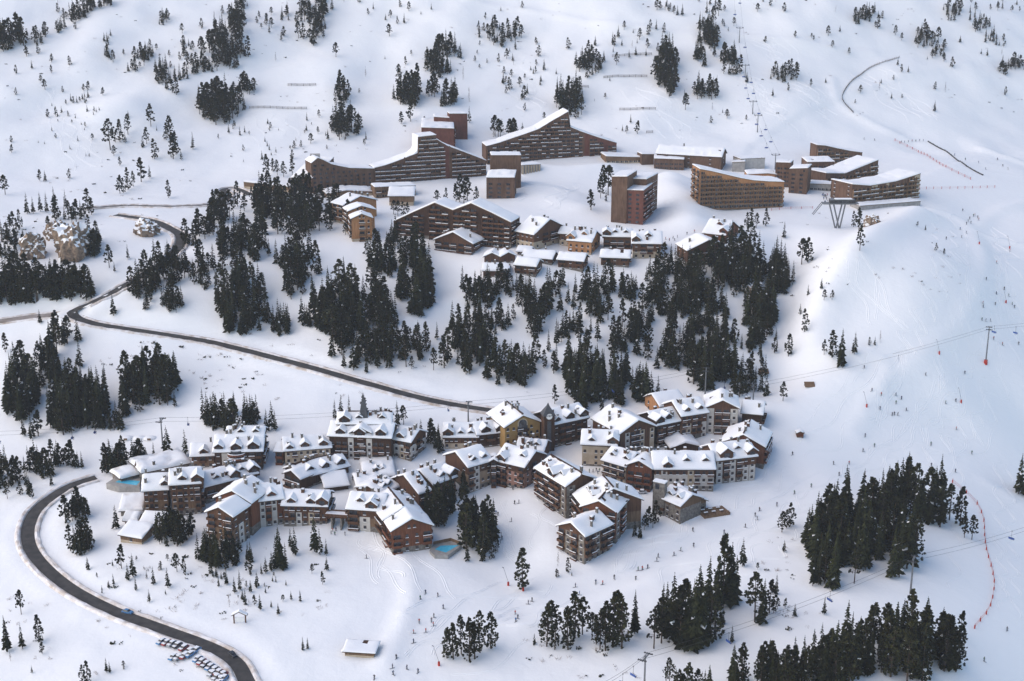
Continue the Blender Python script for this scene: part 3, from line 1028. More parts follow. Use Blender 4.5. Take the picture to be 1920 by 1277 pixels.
    r = 2.6
    mb.box(-r * 0.8, r * 0.8, -r * 0.8, r * 0.8, zb - 6, zb, 'slate', 'b')
    for k in range(4):
        w0, w1 = math.pi / 4 + k * math.pi / 2, math.pi / 4 + (k + 1) * math.pi / 2
        rr = r * 1.414
        mid = zb + (zt - zb) * 0.35
        mb.poly([(rr * math.cos(w0), rr * math.sin(w0), zb), (rr * math.cos(w1), rr * math.sin(w1), zb), (rr * 0.6 * math.cos(w1), rr * 0.6 * math.sin(w1), mid), (rr * 0.6 * math.cos(w0), rr * 0.6 * math.sin(w0), mid)], 'slate')
        mb.poly([(rr * 0.6 * math.cos(w0), rr * 0.6 * math.sin(w0), mid), (rr * 0.6 * math.cos(w1), rr * 0.6 * math.sin(w1), mid), (0, 0, zt)], 'slate')
    mb.box(-0.5, 0.5, -r * 0.8 - 0.05, -r * 0.8 + 0.1, zb - 2.4, zb - 0.6, 'glass')
    b.add('steeple', mb, Vector((c.x, c.y, O.z)), 0)

    b = Building('guest_house', 'cream and red guest house with two gable dormers left of the hotel')
    b.wing('S', (531, 847), (623, 840), (590, 868), 14, 'cream', F='wbwwbww', chim=2, dorm=((0.45, 0.06, 3.8), (0.83, 0.06, 3.8), (0.14, 0.03, 3.0)))
    b.wing('S', (512, 847), (533, 848), (522, 872), 9, 'red', F='B', chim=0)

    b = Building('hotel', 'brown hotel with a round tower of stacked balconies at its middle')
    b.wing('S', (355, 857), (404, 855), (372, 880), 13, 'tan', F='wbw', chim=1, dorm=((0.55, 0.05, 3.6),))
    O, ang, W, D, h = b.wing('S', (398, 849), (494, 847), (470, 884), 17, 'dark', F='wp..qbb', R='bbb', chim=3, dorm=((0.12, 0.05, 3.8), (0.46, 0.03, 4.6), (0.8, 0.04, 5.0)))
    b.wing('S', (422, 822), (496, 821), (460, 870), 11, 'dark', chim=5)
    R3 = Matrix.Rotation(ang, 3, 'Z')
    for k in range(5):
        mb = MB()
        n = 12
        z = k * h / 5 + 0.2
        cx = W * 0.46
        for i in range(n):
            w0, w1 = math.pi + math.pi * i / n, math.pi + math.pi * (i + 1) / n
            r = 3.9
            P = lambda w, rr, zz: (cx + rr * math.cos(w), 0.9 + rr * 0.75 * math.sin(w), zz)
            mb.poly([P(w0, r, z), P(w1, r, z), P(w1, r, z + 0.95), P(w0, r, z + 0.95)], 'wood_red')
            mb.poly([P(w0, r - 0.12, z + 0.95), P(w1, r - 0.12, z + 0.95), P(w1, r - 0.12, z), P(w0, r - 0.12, z)], 'wood_red')
            mb.poly([P(w0, r + 0.1, z + 0.96), P(w1, r + 0.1, z + 0.96), P(w1, r - 0.3, z + 1.15), P(w0, r - 0.3, z + 1.15)], 'snow_roof')
            mb.poly([P(w0, 0, z), P(w1, r, z), P(w0, r, z)], 'wood_dark')
            mb.poly([P(w0, r - 1.3, z), P(w1, r - 1.3, z), P(w1, r - 1.3, z + 2.3), P(w0, r - 1.3, z + 2.3)], 'glass')
        b.add('balcony', mb, O, ang)

    b = Building('low_hall', 'long flat building under deep rounded snow behind the left pool', 'hall')
    b.wing('S', (264, 888), (358, 868), (300, 892), 15, 'stone', pitch=6, snow=1.9, chim=1, h=3.6)
    b.wing('S', (225, 899), (268, 888), (250, 902), 10, 'stone', pitch=5, snow=1.6, chim=0, h=2.8)
    b = Building('cabin', 'wooden cabin with a clean snow slab roof beside the lone spruce', 'cabin')
    b.wing('M', (220, 1003), (266, 1011), (245, 1021), 9, 'tanbox', F='.w.', pitch=17, snow=0.8, chim=0)
    b = Building('cabin', 'low cabin behind the slab roofed cabin at the left house', 'cabin')
    b.wing('M', (256, 986), (304, 990), (285, 998), 9, 'tanbox', pitch=17, snow=0.8, chim=0)
    b = Building('cabin', 'little round topped snow covered hut beside the lone spruce', 'cabin')
    b.wing('S', (229, 977), (258, 979), (245, 986), 7, 'tanbox', pitch=24, snow=1.5, chim=0)
    b = Building('garage', 'wide low garage under a thick snow slab left of the stone walled house', 'garage')
    b.wing('M', (222, 959), (268, 957), (245, 966), 12, 'stone', pitch=10, snow=1.3, chim=0)

    b = Building('clock_hotel', 'yellow gabled hotel with pointed clock tower and timbered side wing', 'hotel')
    O, ang, W, D, h = b.wing('G', (945, 803), (1017, 792), (1012, 838), 21, 'yellow', F='wwBBww', chim=3, ridge=True, attic=0)
    mb = MB()   # arched attic window and its white surround
    for rr, y, mat in ((2.5, 0.72, 'plaster_cream'), (2.0, 0.66, 'glass')):
        pts = [(W / 2 + rr * math.cos(t), y, h + 0.6 + rr * math.sin(t)) for t in [math.pi * k / 12 for k in range(13)]]
        mb.poly([(W / 2 + rr, y, h - 1.6), *pts, (W / 2 - rr, y, h - 1.6)], mat)
    b.add('arched_window', mb, O, ang)
    b.wing('S', (830, 821), (898, 821), (840, 843), 15, 'creamwood', F='www.www', chim=3, dorm=((0.5, 0.1, 2.4), (0.78, 0.1, 2.4)))
    b.wing('S', (893, 817), (948, 811), (920, 840), 13, 'dark', F='wbw', chim=3, dorm=((0.35, 0.03, 4.4),))
    b.wing('S', (1037, 798), (1106, 783), (1045, 840), 16, 'dark', F='wbBwbw', chim=4, dorm=((0.15, 0.05, 3.4), (0.5, 0.05, 4.6)))
    g = at(1027, 841)
    ztip = on_plane_v(1023.5, 755, g, (0, -1)).z - g.z
    zs = on_plane_v(1027, 781, g, (0, -1)).z - g.z + 1.2
    mb = MB()
    a = 2.55
    mb.box(-a, a, -a, a, -6, zs, 'wood_dark', 'b')
    mb.box(-a - 0.05, -a + 0.5, -a - 0.05, a, -6, zs - 2, 'wood_brown', 'b')
    b.add('clock_tower', mb, g, 0.2)
    mb = MB()
    e = a + 0.5
    lv = [(e, zs), (a * 0.75, zs + (ztip - zs) * 0.34), (a * 0.26, zs + (ztip - zs) * 0.72), (0.05, ztip)]
    for (r0, z0), (r1, z1) in zip(lv[:-1], lv[1:]):
        for k in range(4):
            w0, w1 = math.pi / 4 + k * math.pi / 2, math.pi / 4 + (k + 1) * math.pi / 2
            q = 1.414
            mb.poly([(q * r0 * math.cos(w0), q * r0 * math.sin(w0), z0), (q * r0 * math.cos(w1), q * r0 * math.sin(w1), z0), (q * r1 * math.cos(w1), q * r1 * math.sin(w1), z1), (q * r1 * math.cos(w0), q * r1 * math.sin(w0), z1)], 'slate')
    b.add('tower_spire', mb, g, 0.2)
    mb = MB()   # clock face on the front of the tower
    n = 20
    zc = zs - 0.3
    def ring(r, y):
        return [(r * math.cos(2 * math.pi * k / n), y, zc + r * math.sin(2 * math.pi * k / n)) for k in range(n)]
    mb.poly(ring(1.55, -a - 0.30)[::1], 'dark_metal')
    mb.poly(ring(1.40, -a - 0.34), 'clock_white')
    for i in range(n):
        A_, B_ = ring(1.55, -a - 0.30), ring(1.55, -a)
        mb.poly([A_[i], A_[(i + 1) % n], B_[(i + 1) % n], B_[i]], 'dark_metal')
    mb.box(-0.07, 0.07, -a - 0.38, -a - 0.345, zc - 0.1, zc + 0.95, 'dark_metal')
    mb.box(-0.1, 0.65, -a - 0.38, -a - 0.345, zc - 0.07, zc + 0.07, 'dark_metal')
    for k in range(12):
        t = math.pi * k / 6
        x, z = 1.2 * math.sin(t), zc + 1.2 * math.cos(t)
        mb.box(x - 0.06, x + 0.06, -a - 0.37, -a - 0.345, z - 0.1, z + 0.1, 'dark_metal')
    b.add('clock_face', mb, g, 0.2)
    mb = MB(); mb.box(-0.9, 0.9, -a - 0.2, -a + 0.1, -4, zs - 2.6, 'slate'); b.add('clock_panel', mb, g, 0.2)

    b = Building('curved_house', 'curved apartment house with concave front facing the snowy bowl')
    b.wing('S', (877, 878), (926, 864), (895, 922), 17, 'mix', F='bpww', L='w.w', chim=4, dorm=((0.35, 0.12, 2.6), (0.75, 0.12, 2.6)))
    b.wing('S', (925, 864), (984, 878), (955, 916), 17, 'pink', F='BBwwb', R='wbw', chim=4, dorm=((0.22, 0.02, 4.2), (0.75, 0.25, 2.4)))
    b.wing('G', (917, 866), (934, 866), (925, 915), 7, 'dark', F='B', chim=0, pitch=30)
    b.wing('S', (965, 842), (1020, 848), (1000, 868), 12, 'wood', chim=4, ridge=True)

    b = Building('apartment_house', 'long brown house with deep timber balconies facing left over the snow bowl')
    b.wing('S', (1001, 878), (1060, 914), (1057, 972), 15, 'tan', F='BbBBbs', R='s.w', chim=4, ridge=True)
    b.wing('G', (1000, 880), (1020, 890), (1010, 925), 9, 'tan', F='B', chim=1, pitch=26)
    b = Building('apartment_house', 'red gabled apartment house with grey stone side behind the front house')
    b.wing('S', (1072, 926), (1092, 951), (1090, 1000), 24, 'tan', F='bb', chim=4, ridge=True)
    b.wing('G', (1086, 951), (1158, 963), (1157, 1022), 16, 'red', F='b..b', R='sbs', chim=3, ridge=True)
    b = Building('apartment_house', 'nearest brown apartment house with stone corner strips above the ski run')
    b.wing('G', (1042, 986), (1097, 1008), (1094, 1060), 17, 'tan', F='BsBs', R='bbsbb', chim=3, attic=1)

    b = Building('guest_house', 'cream house with shuttered windows and arcade beside the plaza')
    b.wing('S', (1088, 834), (1158, 837), (1115, 876), 15, 'cream', F='w.wwww', L='ww', chim=4, dorm=((0.3, 0.1, 2.6),))
    b = Building('hotel', 'wide brown gabled hotel with white columns of windows behind the plaza')
    b.wing('G', (1162, 815), (1232, 800), (1229, 846), 24, 'wood', F='.pBBp.p', chim=3, attic=2)
    b.wing('S', (1232, 799), (1281, 789), (1250, 838), 15, 'dark', F='bwbww', chim=3, dorm=((0.5, 0.1, 4.0),))
    b = Building('chalet', 'orange fronted chalet under broad snow roof at the forest edge')
    b.wing('S', (1237, 764), (1288, 756), (1260, 782), 15, 'orange', L='ww', chim=1)

    b = Building('hotel', 'tall brown hotel with dark gable and white window columns at the upper right')
    b.wing('S', (1277, 782), (1330, 774), (1300, 826), 17, 'tan', F='bqbbq', chim=3, dorm=((0.3, 0.1, 3.0), (0.75, 0.1, 3.0)))
    b.wing('G', (1322, 765), (1388, 767), (1350, 815), 17, 'wood', F='pBBp', chim=2, attic=0)
    b.wing('S', (1388, 775), (1431, 779), (1410, 806), 14, 'dark', F='wbw', R='bb', chim=2)
    b = Building('pavilion', 'low pavilion under one rounded snow roof in the middle of the plaza', 'pavilion')
    b.wing('G', (1256, 841), (1314, 837), (1290, 850), 14, 'dark', pitch=17, snow=1.1, chim=0, h=3.6)

    b = Building('apartment_house', 'long cream and brown terrace house with red timber gable above the ski run')
    b.wing('S', (1126, 863), (1174, 877), (1160, 908), 15, 'cream', F='bBb', chim=4)
    b.wing('G', (1171, 873), (1224, 881), (1217, 922), 16, 'red', F='BBB', chim=2, attic=2)
    b.wing('S', (1224, 881), (1343, 881), (1300, 922), 17, 'white', F='wpwwqpbwb', chim=3, dorm=((0.24, 0.02, 4.0), (0.55, 0.2, 2.6), (0.85, 0.2, 2.6)))
    b.wing('S', (1342, 865), (1422, 856), (1380, 906), 16, 'wood', F='pbpbqq', chim=4, dorm=((0.27, 0.03, 6.0), (0.6, 0.25, 2.4)))
    b.wing('G', (1350, 830), (1436, 840), (1432, 882), 20, 'red', R='bbb', chim=3, ridge=True)

    b = Building('restaurant', 'stone restaurant with tall chimney slab and terrace at the ski run', 'restaurant')
    O, ang, W, D, h = b.wing('S', (1233, 933), (1276, 951), (1255, 974), 13, 'stone', F='bwsw', chim=2)
    b.wing('G', (1275, 950), (1329, 939), (1310, 963), 15, 'stone', F='BB', chim=2)
    g = at(1236, 962)
    mb = MB(); z = on_plane_v(1234, 903, g, (0, -1)).z - g.z
    mb.box(-2.6, 2.6, -1.4, 1.4, -4, z, 'stone'); mb.box(-1.6, 0.2, -1.46, -1.38, z - 3.0, z - 0.7, 'glass')
    b.add('chimney_slab', mb, g, -0.5)
    mb = MB(); mb.box(-2.7, 2.7, -1.5, 1.5, z, z + 0.5, 'snow_roof'); b.add('snow_cover', mb, g, -0.5)
    g = at(1338, 962)
    mb = MB(); mb.box(-6, 6, -3.5, 4, -3, 0.9, 'wood_tan')
    for k in range(8):
        mb.box(-6 + k * 1.6, -5.85 + k * 1.6, -3.55, -3.4, 0.9, 1.9, 'wood_brown')
    b.add('terrace', mb, g, 0.35)
    for k in range(6):
        mb = MB(); x, y = -4.5 + (k % 3) * 3.6, -1.6 + (k // 3) * 3.0
        mb.box(x - 0.9, x + 0.9, y - 0.4, y + 0.4, 1.55, 1.65, 'wood_brown'); mb.box(x - 0.85, x + 0.85, y - 0.35, y + 0.35, 1.653, 1.85, 'snow_roof'); mb.box(x - 0.1, x + 0.1, y - 0.1, y + 0.1, 0.9, 1.55, 'wood_brown')
        b.add('terrace_table', mb, g, 0.35)

    # two outdoor pools
    for nm, lab, pts, deck in (('swimming_pool', 'turquoise outdoor pool with walled deck at the left end of the village', [(216, 904), (226, 899), (263, 902), (256, 910)], [(199, 906), (221, 892), (266, 893), (262, 914), (222, 912)]),
                               ('swimming_pool', 'turquoise outdoor pool with curved deck below the red gabled house', [(815, 1030), (826, 1023), (860, 1022), (836, 1036)], [(805, 1033), (812, 1021), (845, 1014), (866, 1022), (840, 1041), (815, 1042)])):
        c = sum((at(*p) for p in deck), Vector()) / len(deck)
        zg = max(ground(at(*p).x, at(*p).y) for p in deck) + 0.5
        rt = empty(nm, Vector((c.x, c.y, zg)), lab, 'pool')
        mb = MB()
        W_ = [on_plane_z(p[0], p[1], zg) - rt.location for p in deck]
        for i in range(len(W_)):
            a, d = W_[i], W_[(i + 1) % len(W_)]
            mb.poly([(a.x, a.y, -5), (d.x, d.y, -5), (d.x, d.y, 0), (a.x, a.y, 0)], 'concrete')
        mb.poly([(a.x, a.y, 0) for a in W_], 'concrete')
        link('deck', mb.mesh('deck'), rt)
        mb = MB()
        mb.poly([tuple(on_plane_z(p[0], p[1], zg + 0.03) - rt.location) for p in pts], 'water_pool')
        link('water', mb.mesh('water'), rt)
        mb = MB()
        for i in range(1, 3):
            a, d = W_[i], W_[i + 1]
            mb.poly([(a.x, a.y, 0), (d.x, d.y, 0), (d.x, d.y, 1.3), (a.x, a.y, 1.3)], 'wood_tan')
        link('screen_wall', mb.mesh('screen_wall'), rt)
lower_village()

# ------------------------------------------------------------------ upper village
def upper_village():
    b = Building('garage', 'low tan garage with white base at the road bend of the upper village', 'garage')
    b.slab((457, 354), (545, 362), [(457, 341), (500, 346), (545, 351)], 14, 'tanbox', floors=False, snow=0.9)
    b = Building('apartment_block', 'brown swooping apartment block with pale rooftop chimney at the far left')
    O, ang, W, un, rz0 = b.slab((586, 363), (703, 348), [(586, 306), (596, 296), (606, 300), (622, 308), (640, 312), (656, 315), (703, 316)], 14, 'brown', balc=False, snow=0.5, bay=4.2, winrow=True)
    b.slab((546, 356), (587, 363), [(546, 333), (587, 334)], 24, 'brown', floors=False, rise=0.42, snow=0.6)
    g = O + Vector((0.5, 15, 0))
    mb = MB(); z = on_plane_v(585, 289, g, (0, -1)).z - g.z
    mb.box(-3.2, 3.2, -2.4, 2.4, z - 14, z, 'concrete'); b.add('chimney', mb, g, 0.1)
    b = Building('apartment_block', 'stepped brown apartment block with rows of snowy balconies and central tower')
    b.slab((702, 348), (912, 329), [(702, 315), (722, 310), (742, 303), (783, 287), (783.3, 257), (818, 253), (818.3, 261), (838, 273), (870, 285), (912, 301)], 14, 'brown', snow=0.6, bay=3.4, snowy=2, blank=((0.63, 0.68),), stripes=((0.63, 0.68, 'panel_red'),))
    b = Building('apartment_block', 'red flat roofed apartment block rising behind the stepped brown block')
    b.slab((791, 292), (852, 292), [(791, 239), (852, 241)], 46, 'redpanel', floors=False, snow=0.7, R='bbbbbbbbbbbb')
    b.slab((843, 262), (877, 262), [(843, 213), (877, 213)], 9, 'redpanel', floors=False, snow=0.5)
    b.slab((814, 262), (843, 262), [(814, 219), (843, 221)], 12, 'redpanel', floors=False, snow=0.5)
    b = Building('apartment_block', 'great fan shaped brown and red apartment block with peaked roof')
    b.slab((912, 308), (1156, 289), [(912, 274), (935, 268), (958, 260), (985, 251), (1010, 242), (1036, 226), (1066, 209), (1066.3, 237), (1088, 246), (1120, 257), (1156, 268)], 16, 'brown', snow=0.6, bay=3.0, fh=2.6, stripes=((0.645, 0.70, 'shingle_brown'), (0.70, 0.73, 'panel_red'), (0.73, 0.75, 'shingle_brown'), (0.75, 0.80, 'panel_red'), (0.80, 1.0, 'panel_red')), blank=((0.74, 0.785), (0.9, 0.93)), snowy=True)
    b = Building('apartment_tower', 'brown tower block with snowy lower roof below the fan shaped block')
    b.slab((912, 373), (965, 372), [(912, 333), (965, 333)], 10, 'brown', floors=True, balc=False, rise=0.3, snow=0.8, bay=5, winrow=True)
    b.slab((921, 362), (977, 352), [(921, 291), (977, 291)], 13, 'brown', floors=False, snow=0.4)
    b = Building('arcade', 'cream pillared arcade beside the brown tower block', 'arcade')
    O, ang, W, un, rz0 = b.slab((978, 327), (1014, 320), [(978, 310), (1014, 308)], 9, 'plain', floors=False, snow=0.8)
    for k in range(7):
        mb = MB(); x = W * (k + 0.5) / 7; mb.box(x - 0.35, x + 0.35, -0.5, 0.3, -3, rz0(0) - 0.4, 'plaster_cream'); b.add('pillar', mb, O, ang)
    b = Building('apartment_tower', 'red tower block with glazed top floor on the steep bank')
    b.slab((1145, 417), (1174, 420), [(1145, 331), (1174, 331)], 22, 'brown', floors=False, snow=0.5)
    b.slab((1173, 419), (1205, 422), [(1173, 356), (1205, 357)], 24, 'redpanel', floors=True, balc=False, snow=0.5, R='bbbbbbb', bay=6, winrow=True)
    O, ang, W, un, rz0 = b.slab((1178, 408), (1210, 411), [(1178, 335), (1210, 336)], 22, 'brown', floors=False, snow=0.7, R='wwwwwww')
    b = Building('lodge', 'low snow roofed link building right of the fan shaped block', 'lodge')
    b.slab((1136, 305), (1205, 306), [(1136, 293), (1205, 295)], 15, 'tanbox', floors=True, balc=False, bay=3, snow=0.8)
    b.slab((1203, 310), (1226, 309), [(1203, 289), (1226, 289)], 10, 'brown', floors=False, snow=0.5)
    b = Building('lodge', 'long dark brown hall with snow roof and small gable at its right end', 'hall')
    b.wing('S', (1229, 288), (1354, 295), (1300, 317), 17, 'brown', F='.w..w..w.', R='.w.', chim=1, snow=0.8)
    b.slab((1226, 316), (1282, 320), [(1226, 297), (1282, 299)], 9, 'brown', floors=True, balc=False, snow=0.8, bay=3)
    b = Building('lift_station', 'white lift station box behind the orange block', 'station')
    b.slab((1388, 319), (1434, 317), [(1388, 298), (1434, 296)], 12, 'whitebox', floors=False, snow=0.4)
    b.slab((1372, 322), (1396, 323), [(1372, 304), (1396, 303)], 8, 'plain', floors=False, snow=0.5)
    b = Building('apartment_block', 'orange timber apartment block with eight rows of windows')
    b.slab((1310, 383), (1468, 388), [(1310, 317), (1335, 321), (1360, 327), (1390, 334), (1413, 338), (1440, 340), (1468, 341)], 17, 'amber', snow=0.6, bay=3.2, fh=2.7, L='BB', R='BB', snowy=False)
    b.slab((1400, 350), (1470, 350), [(1400, 327), (1440, 325), (1470, 329)], 14, 'amber', floors=False, snow=0.7)
    b = Building('apartment_tower', 'pair of dark brown shingled towers behind the orange block')
    b.slab((1452, 350), (1480, 352), [(1452, 304), (1480, 305)], 11, 'brown', balc=False, snow=0.5, bay=4)
    b.slab((1478, 362), (1512, 365), [(1478, 316), (1512, 315)], 14, 'brown', balc=False, snow=0.6, bay=5, winrow=True)
    b = Building('club_hotel', 'stacked club hotel of swooping snow roofs and brown balconies', 'hotel')
    b.slab((1530, 306), (1616, 304), [(1530, 272), (1548, 273), (1570, 278), (1595, 283), (1616, 286)], 12, 'club', snow=0.5, bay=3.4)
    b.slab((1512, 330), (1563, 332), [(1512, 304), (1563, 303)], 20, 'club', snow=0.7, bay=3.4)
    b.slab((1548, 348), (1645, 336), [(1548, 325), (1585, 325), (1612, 314), (1645, 300)], 20, 'club', snow=0.7, bay=3.4, R='bbb')
    b.slab((1516, 356), (1592, 362), [(1516, 344), (1592, 347)], 10, 'plain', floors=True, balc=False, snow=0.8, bay=2.6)
    b = Building('club_hotel', 'front wing of the club hotel with long rising roof above the terrace', 'hotel')
    b.slab((1596, 384), (1723, 370), [(1596, 346), (1632, 348), (1680, 340), (1727, 325)], 20, 'club', snow=0.7, bay=3.6, L='w.w', R='BB', stripes=((0.30, 0.36, 'plaster_cream'), (0.5, 0.54, 'plaster_cream'), (0.9, 1.0, 'plaster_cream')))
    b.slab((1612, 395), (1726, 386), [(1612, 386), (1726, 377)], 10, 'plain', floors=False, snow=0.5)

    # timber chalets below
    b = Building('chalet', 'narrow orange timber chalet with three stepped gables on the forest edge')
    b.wing('G', (657, 411), (700, 409), (680, 453), 10, 'orange', F='.Bw', L='bb', R='ww', chim=0, attic=2, pitch=20)
    b.wing('G', (651, 397), (705, 393), (660, 440), 11, 'orange', L='bb', chim=0, attic=3, pitch=18)
    b.wing('G', (643, 386), (709, 375), (650, 420), 13, 'orange', L='bb', chim=3, pitch=17)
    b = Building('lodge', 'low snow roofed lodge beneath the swooping brown block', 'lodge')
    b.slab((612, 372), (698, 366), [(612, 364), (650, 357), (698, 359)], 15, 'tanbox', floors=False, snow=1.0)
    b = Building('lodge', 'tan two storey lodge with clean snow slab behind the pines', 'lodge')
    b.slab((703, 372), (780, 366), [(703, 351), (780, 348)], 12, 'tanbox', floors=True, balc=True, snow=0.7)
    b.wing('M', (727, 368), (777, 368), (750, 386), 13, 'tanbox', pitch=14, snow=0.9, chim=0)
    b = Building('chalet_block', 'big dark double gabled chalet block with small white windows')
    b.slab((738, 440), (958, 466), [(738, 415), (776, 397), (815, 380), (849, 394), (883, 381), (920, 398), (958, 417)], 15, 'dark', snow=0.7, bay=3.6, fh=2.7, R='bbb', snowy=True, blank=((0.27, 0.31), (0.48, 0.52), (0.72, 0.76)))
    b = Building('chalet', 'brown timber chalet in front of the double gabled block')
    b.wing('G', (812, 450), (887, 458), (850, 474), 17, 'wood', F='BBBBB', R='bw', chim=3, pitch=21)
    b = Building('chalet', 'brown gabled chalet with cream base left of the orange walled chalet')
    b.wing('G', (1001, 441), (1062, 426), (1030, 462), 15, 'creamwood', F='wbbw', L='wwww', chim=4)
    b.wing('S', (1046, 438), (1074, 440), (1060, 462), 10, 'creamwood', F='ww', chim=1)
    b = Building('chalet', 'orange walled chalet with broad snow roof in the middle of the row')
    b.wing('S', (1062, 451), (1110, 455), (1085, 476), 17, 'orange', F='wwww', R='wbw', chim=4, dorm=((0.6, 0.25, 3.0),))
    b = Building('chalet', 'brown balconied link chalet under the red tower block')
    b.wing('S', (1129, 444), (1186, 445), (1160, 468), 12, 'wood', F='BBBB', chim=3)
    b = Building('chalet', 'cream based chalet with a single dormer at the right end of the row')
    b.wing('S', (1184, 457), (1242, 458), (1205, 486), 18, 'creamwood', F='wbbw', R='wwb', chim=2, dorm=((0.55, 0.25, 3.2),))
    for i, (k, p0, p1, base, D, lab) in enumerate((
            ('G', (905, 482), (940, 483), (920, 495), 10, 'small double gabled timber chalet at the top left of the little chalets'),
            ('S', (903, 508), (955, 509), (930, 521), 10, 'small chalet with plain rectangular snow roof at the lower left of the little chalets'),
            ('S', (962, 497), (1006, 501), (985, 518), 11, 'small brown chalet with two balconies in the middle of the little chalets'),
            ('S', (976, 482), (1036, 487), (1005, 493), 11, 'low snow roofed chalet tucked behind the middle little chalet'),
            ('S', (1043, 487), (1095, 491), (1065, 506), 11, 'small brown chalet with snowy roof right of the middle little chalets'),
            ('S', (1124, 483), (1182, 485), (1150, 501), 11, 'small dark chalet with a square snow roof at the forest edge'),
            ('S', (967, 472), (995, 474), (980, 480), 8, 'tiny snow roofed hut between the chalets'))):
        b = Building('chalet', lab)
        b.wing(k, p0, p1, base, D, 'wood', F='bwb', R='bw', chim=1, snow=0.85)
        if i == 0:
            b.wing('G', (938, 482), (969, 480), (955, 494), 10, 'wood', F='bb', chim=1, snow=0.85)
    b = Building('chalet', 'red brown chalet with tall gable beside two round pines')
    b.wing('S', (1316, 437), (1361, 442), (1345, 456), 22, 'red', F='.w.', R='BBB', chim=2, dorm=((0.55, 0.3, 3.0),))
    b = Building('chalet', 'wide brown gabled chalet half hidden by the forest')
    b.wing('G', (1288, 471), (1370, 466), (1330, 496), 18, 'wood', F='BBBBB', L='ww', chim=2, pitch=20)
upper_village()
# ------------------------------------------------------------------ trees
def spruce_template(seed, whorls=24, per=8, wide=0.17):
    """unit-height spruce: (trunk MB, crown MB)"""
    rnd = random.Random(seed)
    tr = MB()
    tr.bar((0, 0, -0.06), (0, 0, 0.96), 0.016, 'bark', 5, 0.003)
    cr = MB()
    z0 = rnd.uniform(0.07, 0.16)
    for w in range(whorls):
        f = w / (whorls - 1)
        z = z0 + (0.985 - z0) * f
        R = wide * (1 - f) ** 0.8 * (0.75 + 0.25 * math.sin(min(1, f * 6 + 0.35) * math.pi / 2)) + 0.006
        n = max(4, int(per * (1 - 0.45 * f)))
        a0 = rnd.uniform(0, 6.28)
        for k in range(n):
            if rnd.random() < 0.10:
                continue
            a = a0 + 6.283 * k / n + rnd.uniform(-0.3, 0.3)
            r = R * rnd.uniform(0.62, 1.18)
            dz = -r * rnd.uniform(0.25, 0.55)
            c, s = math.cos(a), math.sin(a)
            hw = r * rnd.uniform(0.22, 0.34) + 0.006
            m = 0.55
            zz = z + rnd.uniform(-0.012, 0.012)
            p0 = (0, 0, zz + 0.012)
            pl = (c * r * m - s * hw, s * r * m + c * hw, zz + dz * m * 0.8)
            pr = (c * r * m + s * hw, s * r * m - c * hw, zz + dz * m * 0.8)
            pt = (c * r, s * r, zz + dz)
            cr.poly([p0, pr, pt, pl], 'needles_spruce' if rnd.random() > 0.008 else 'snow_roof')
            pd = (c * r * m, s * r * m, zz + dz * m - hw * 0.9)
            pu = (c * r * m, s * r * m, zz + dz * m * 0.6 + hw * 0.25)
            cr.poly([p0, pd, pt, pu], 'needles_spruce')
    cr.bar((0, 0, 0.9), (0, 0, 1.0), 0.008, 'needles_spruce', 4, 0.001)
    return tr, cr
def pine_template(seed, clumps=130, wide=0.2, low=0.16, cs=1.0):
    """unit-height arolla pine: rounded dense crown of needle clumps on a bare lower stem"""
    rnd = random.Random(seed)
    tr = MB()
    tr.bar((0, 0, -0.06), (0, 0, 0.9), 0.02, 'bark', 5, 0.006)
    cr = MB()
    lobes = [(rnd.uniform(-0.06, 0.06), rnd.uniform(-0.06, 0.06)) for _ in range(5)]
    for k in range(clumps):
        f = rnd.random() ** 0.85
        z = low + (0.97 - low) * f
        prof = wide * (math.sin(math.pi * min(1, (f * 0.80 + 0.2))) ** 0.65) * (1 - 0.35 * f)
        lx, ly = lobes[int(f * 4.99)]
        a = rnd.uniform(0, 6.283)
        r = prof * math.sqrt(rnd.uniform(0.15, 1.0)) * rnd.uniform(0.8, 1.12)
        x, y = r * math.cos(a) + lx * 0.5, r * math.sin(a) + ly * 0.5
        s = rnd.uniform(0.028, 0.055) * cs
        for q in range(4):
            d = Vector((rnd.gauss(0, 1) + math.cos(a), rnd.gauss(0, 1) + math.sin(a), rnd.gauss(0.3, 0.7))).normalized()
            t = d.orthogonal().normalized()
            t = Matrix.Rotation(rnd.uniform(0, 6.28), 3, d) @ t
            e = Vector((x, y, z))
            w = s * rnd.uniform(0.5, 0.9)
            cr.poly([e - d * s * 0.4, e + t * w, e + d * s * 1.1, e - t * w], 'needles_pine' if rnd.random() > 0.006 else 'snow_roof')
        if k % 4 == 0:
            tr.bar((lx * 0.3, ly * 0.3, z - 0.03), (x, y, z), 0.005, 'bark', 3, 0.002)
    return tr, cr
def larch_template(seed):
    rnd = random.Random(seed)
    tr = MB()
    tr.bar((0, 0, -0.05), (0, 0, 1.0), 0.014, 'bark', 4, 0.002)
    cr = MB()
    for k in range(70):
        f = rnd.random() ** 0.8
        z = 0.12 + 0.85 * f
        r = 0.17 * (1 - f) ** 0.8 * rnd.uniform(0.5, 1.1) + 0.01
        a = rnd.uniform(0, 6.283)
        e = (r * math.cos(a), r * math.sin(a), z + r * rnd.uniform(-0.2, 0.3))
        cr.bar((0, 0, z), e, 0.0045, 'twigs', 3, 0.0015)
        for q in range(2):
            t = rnd.uniform(0.4, 0.95)
            b0 = Vector((0, 0, z)).lerp(Vector(e), t)
            cr.bar(b0, b0 + Vector((rnd.uniform(-0.05, 0.05), rnd.uniform(-0.05, 0.05), rnd.uniform(-0.04, 0.05))), 0.003, 'twigs', 3, 0.001)
    return tr, cr
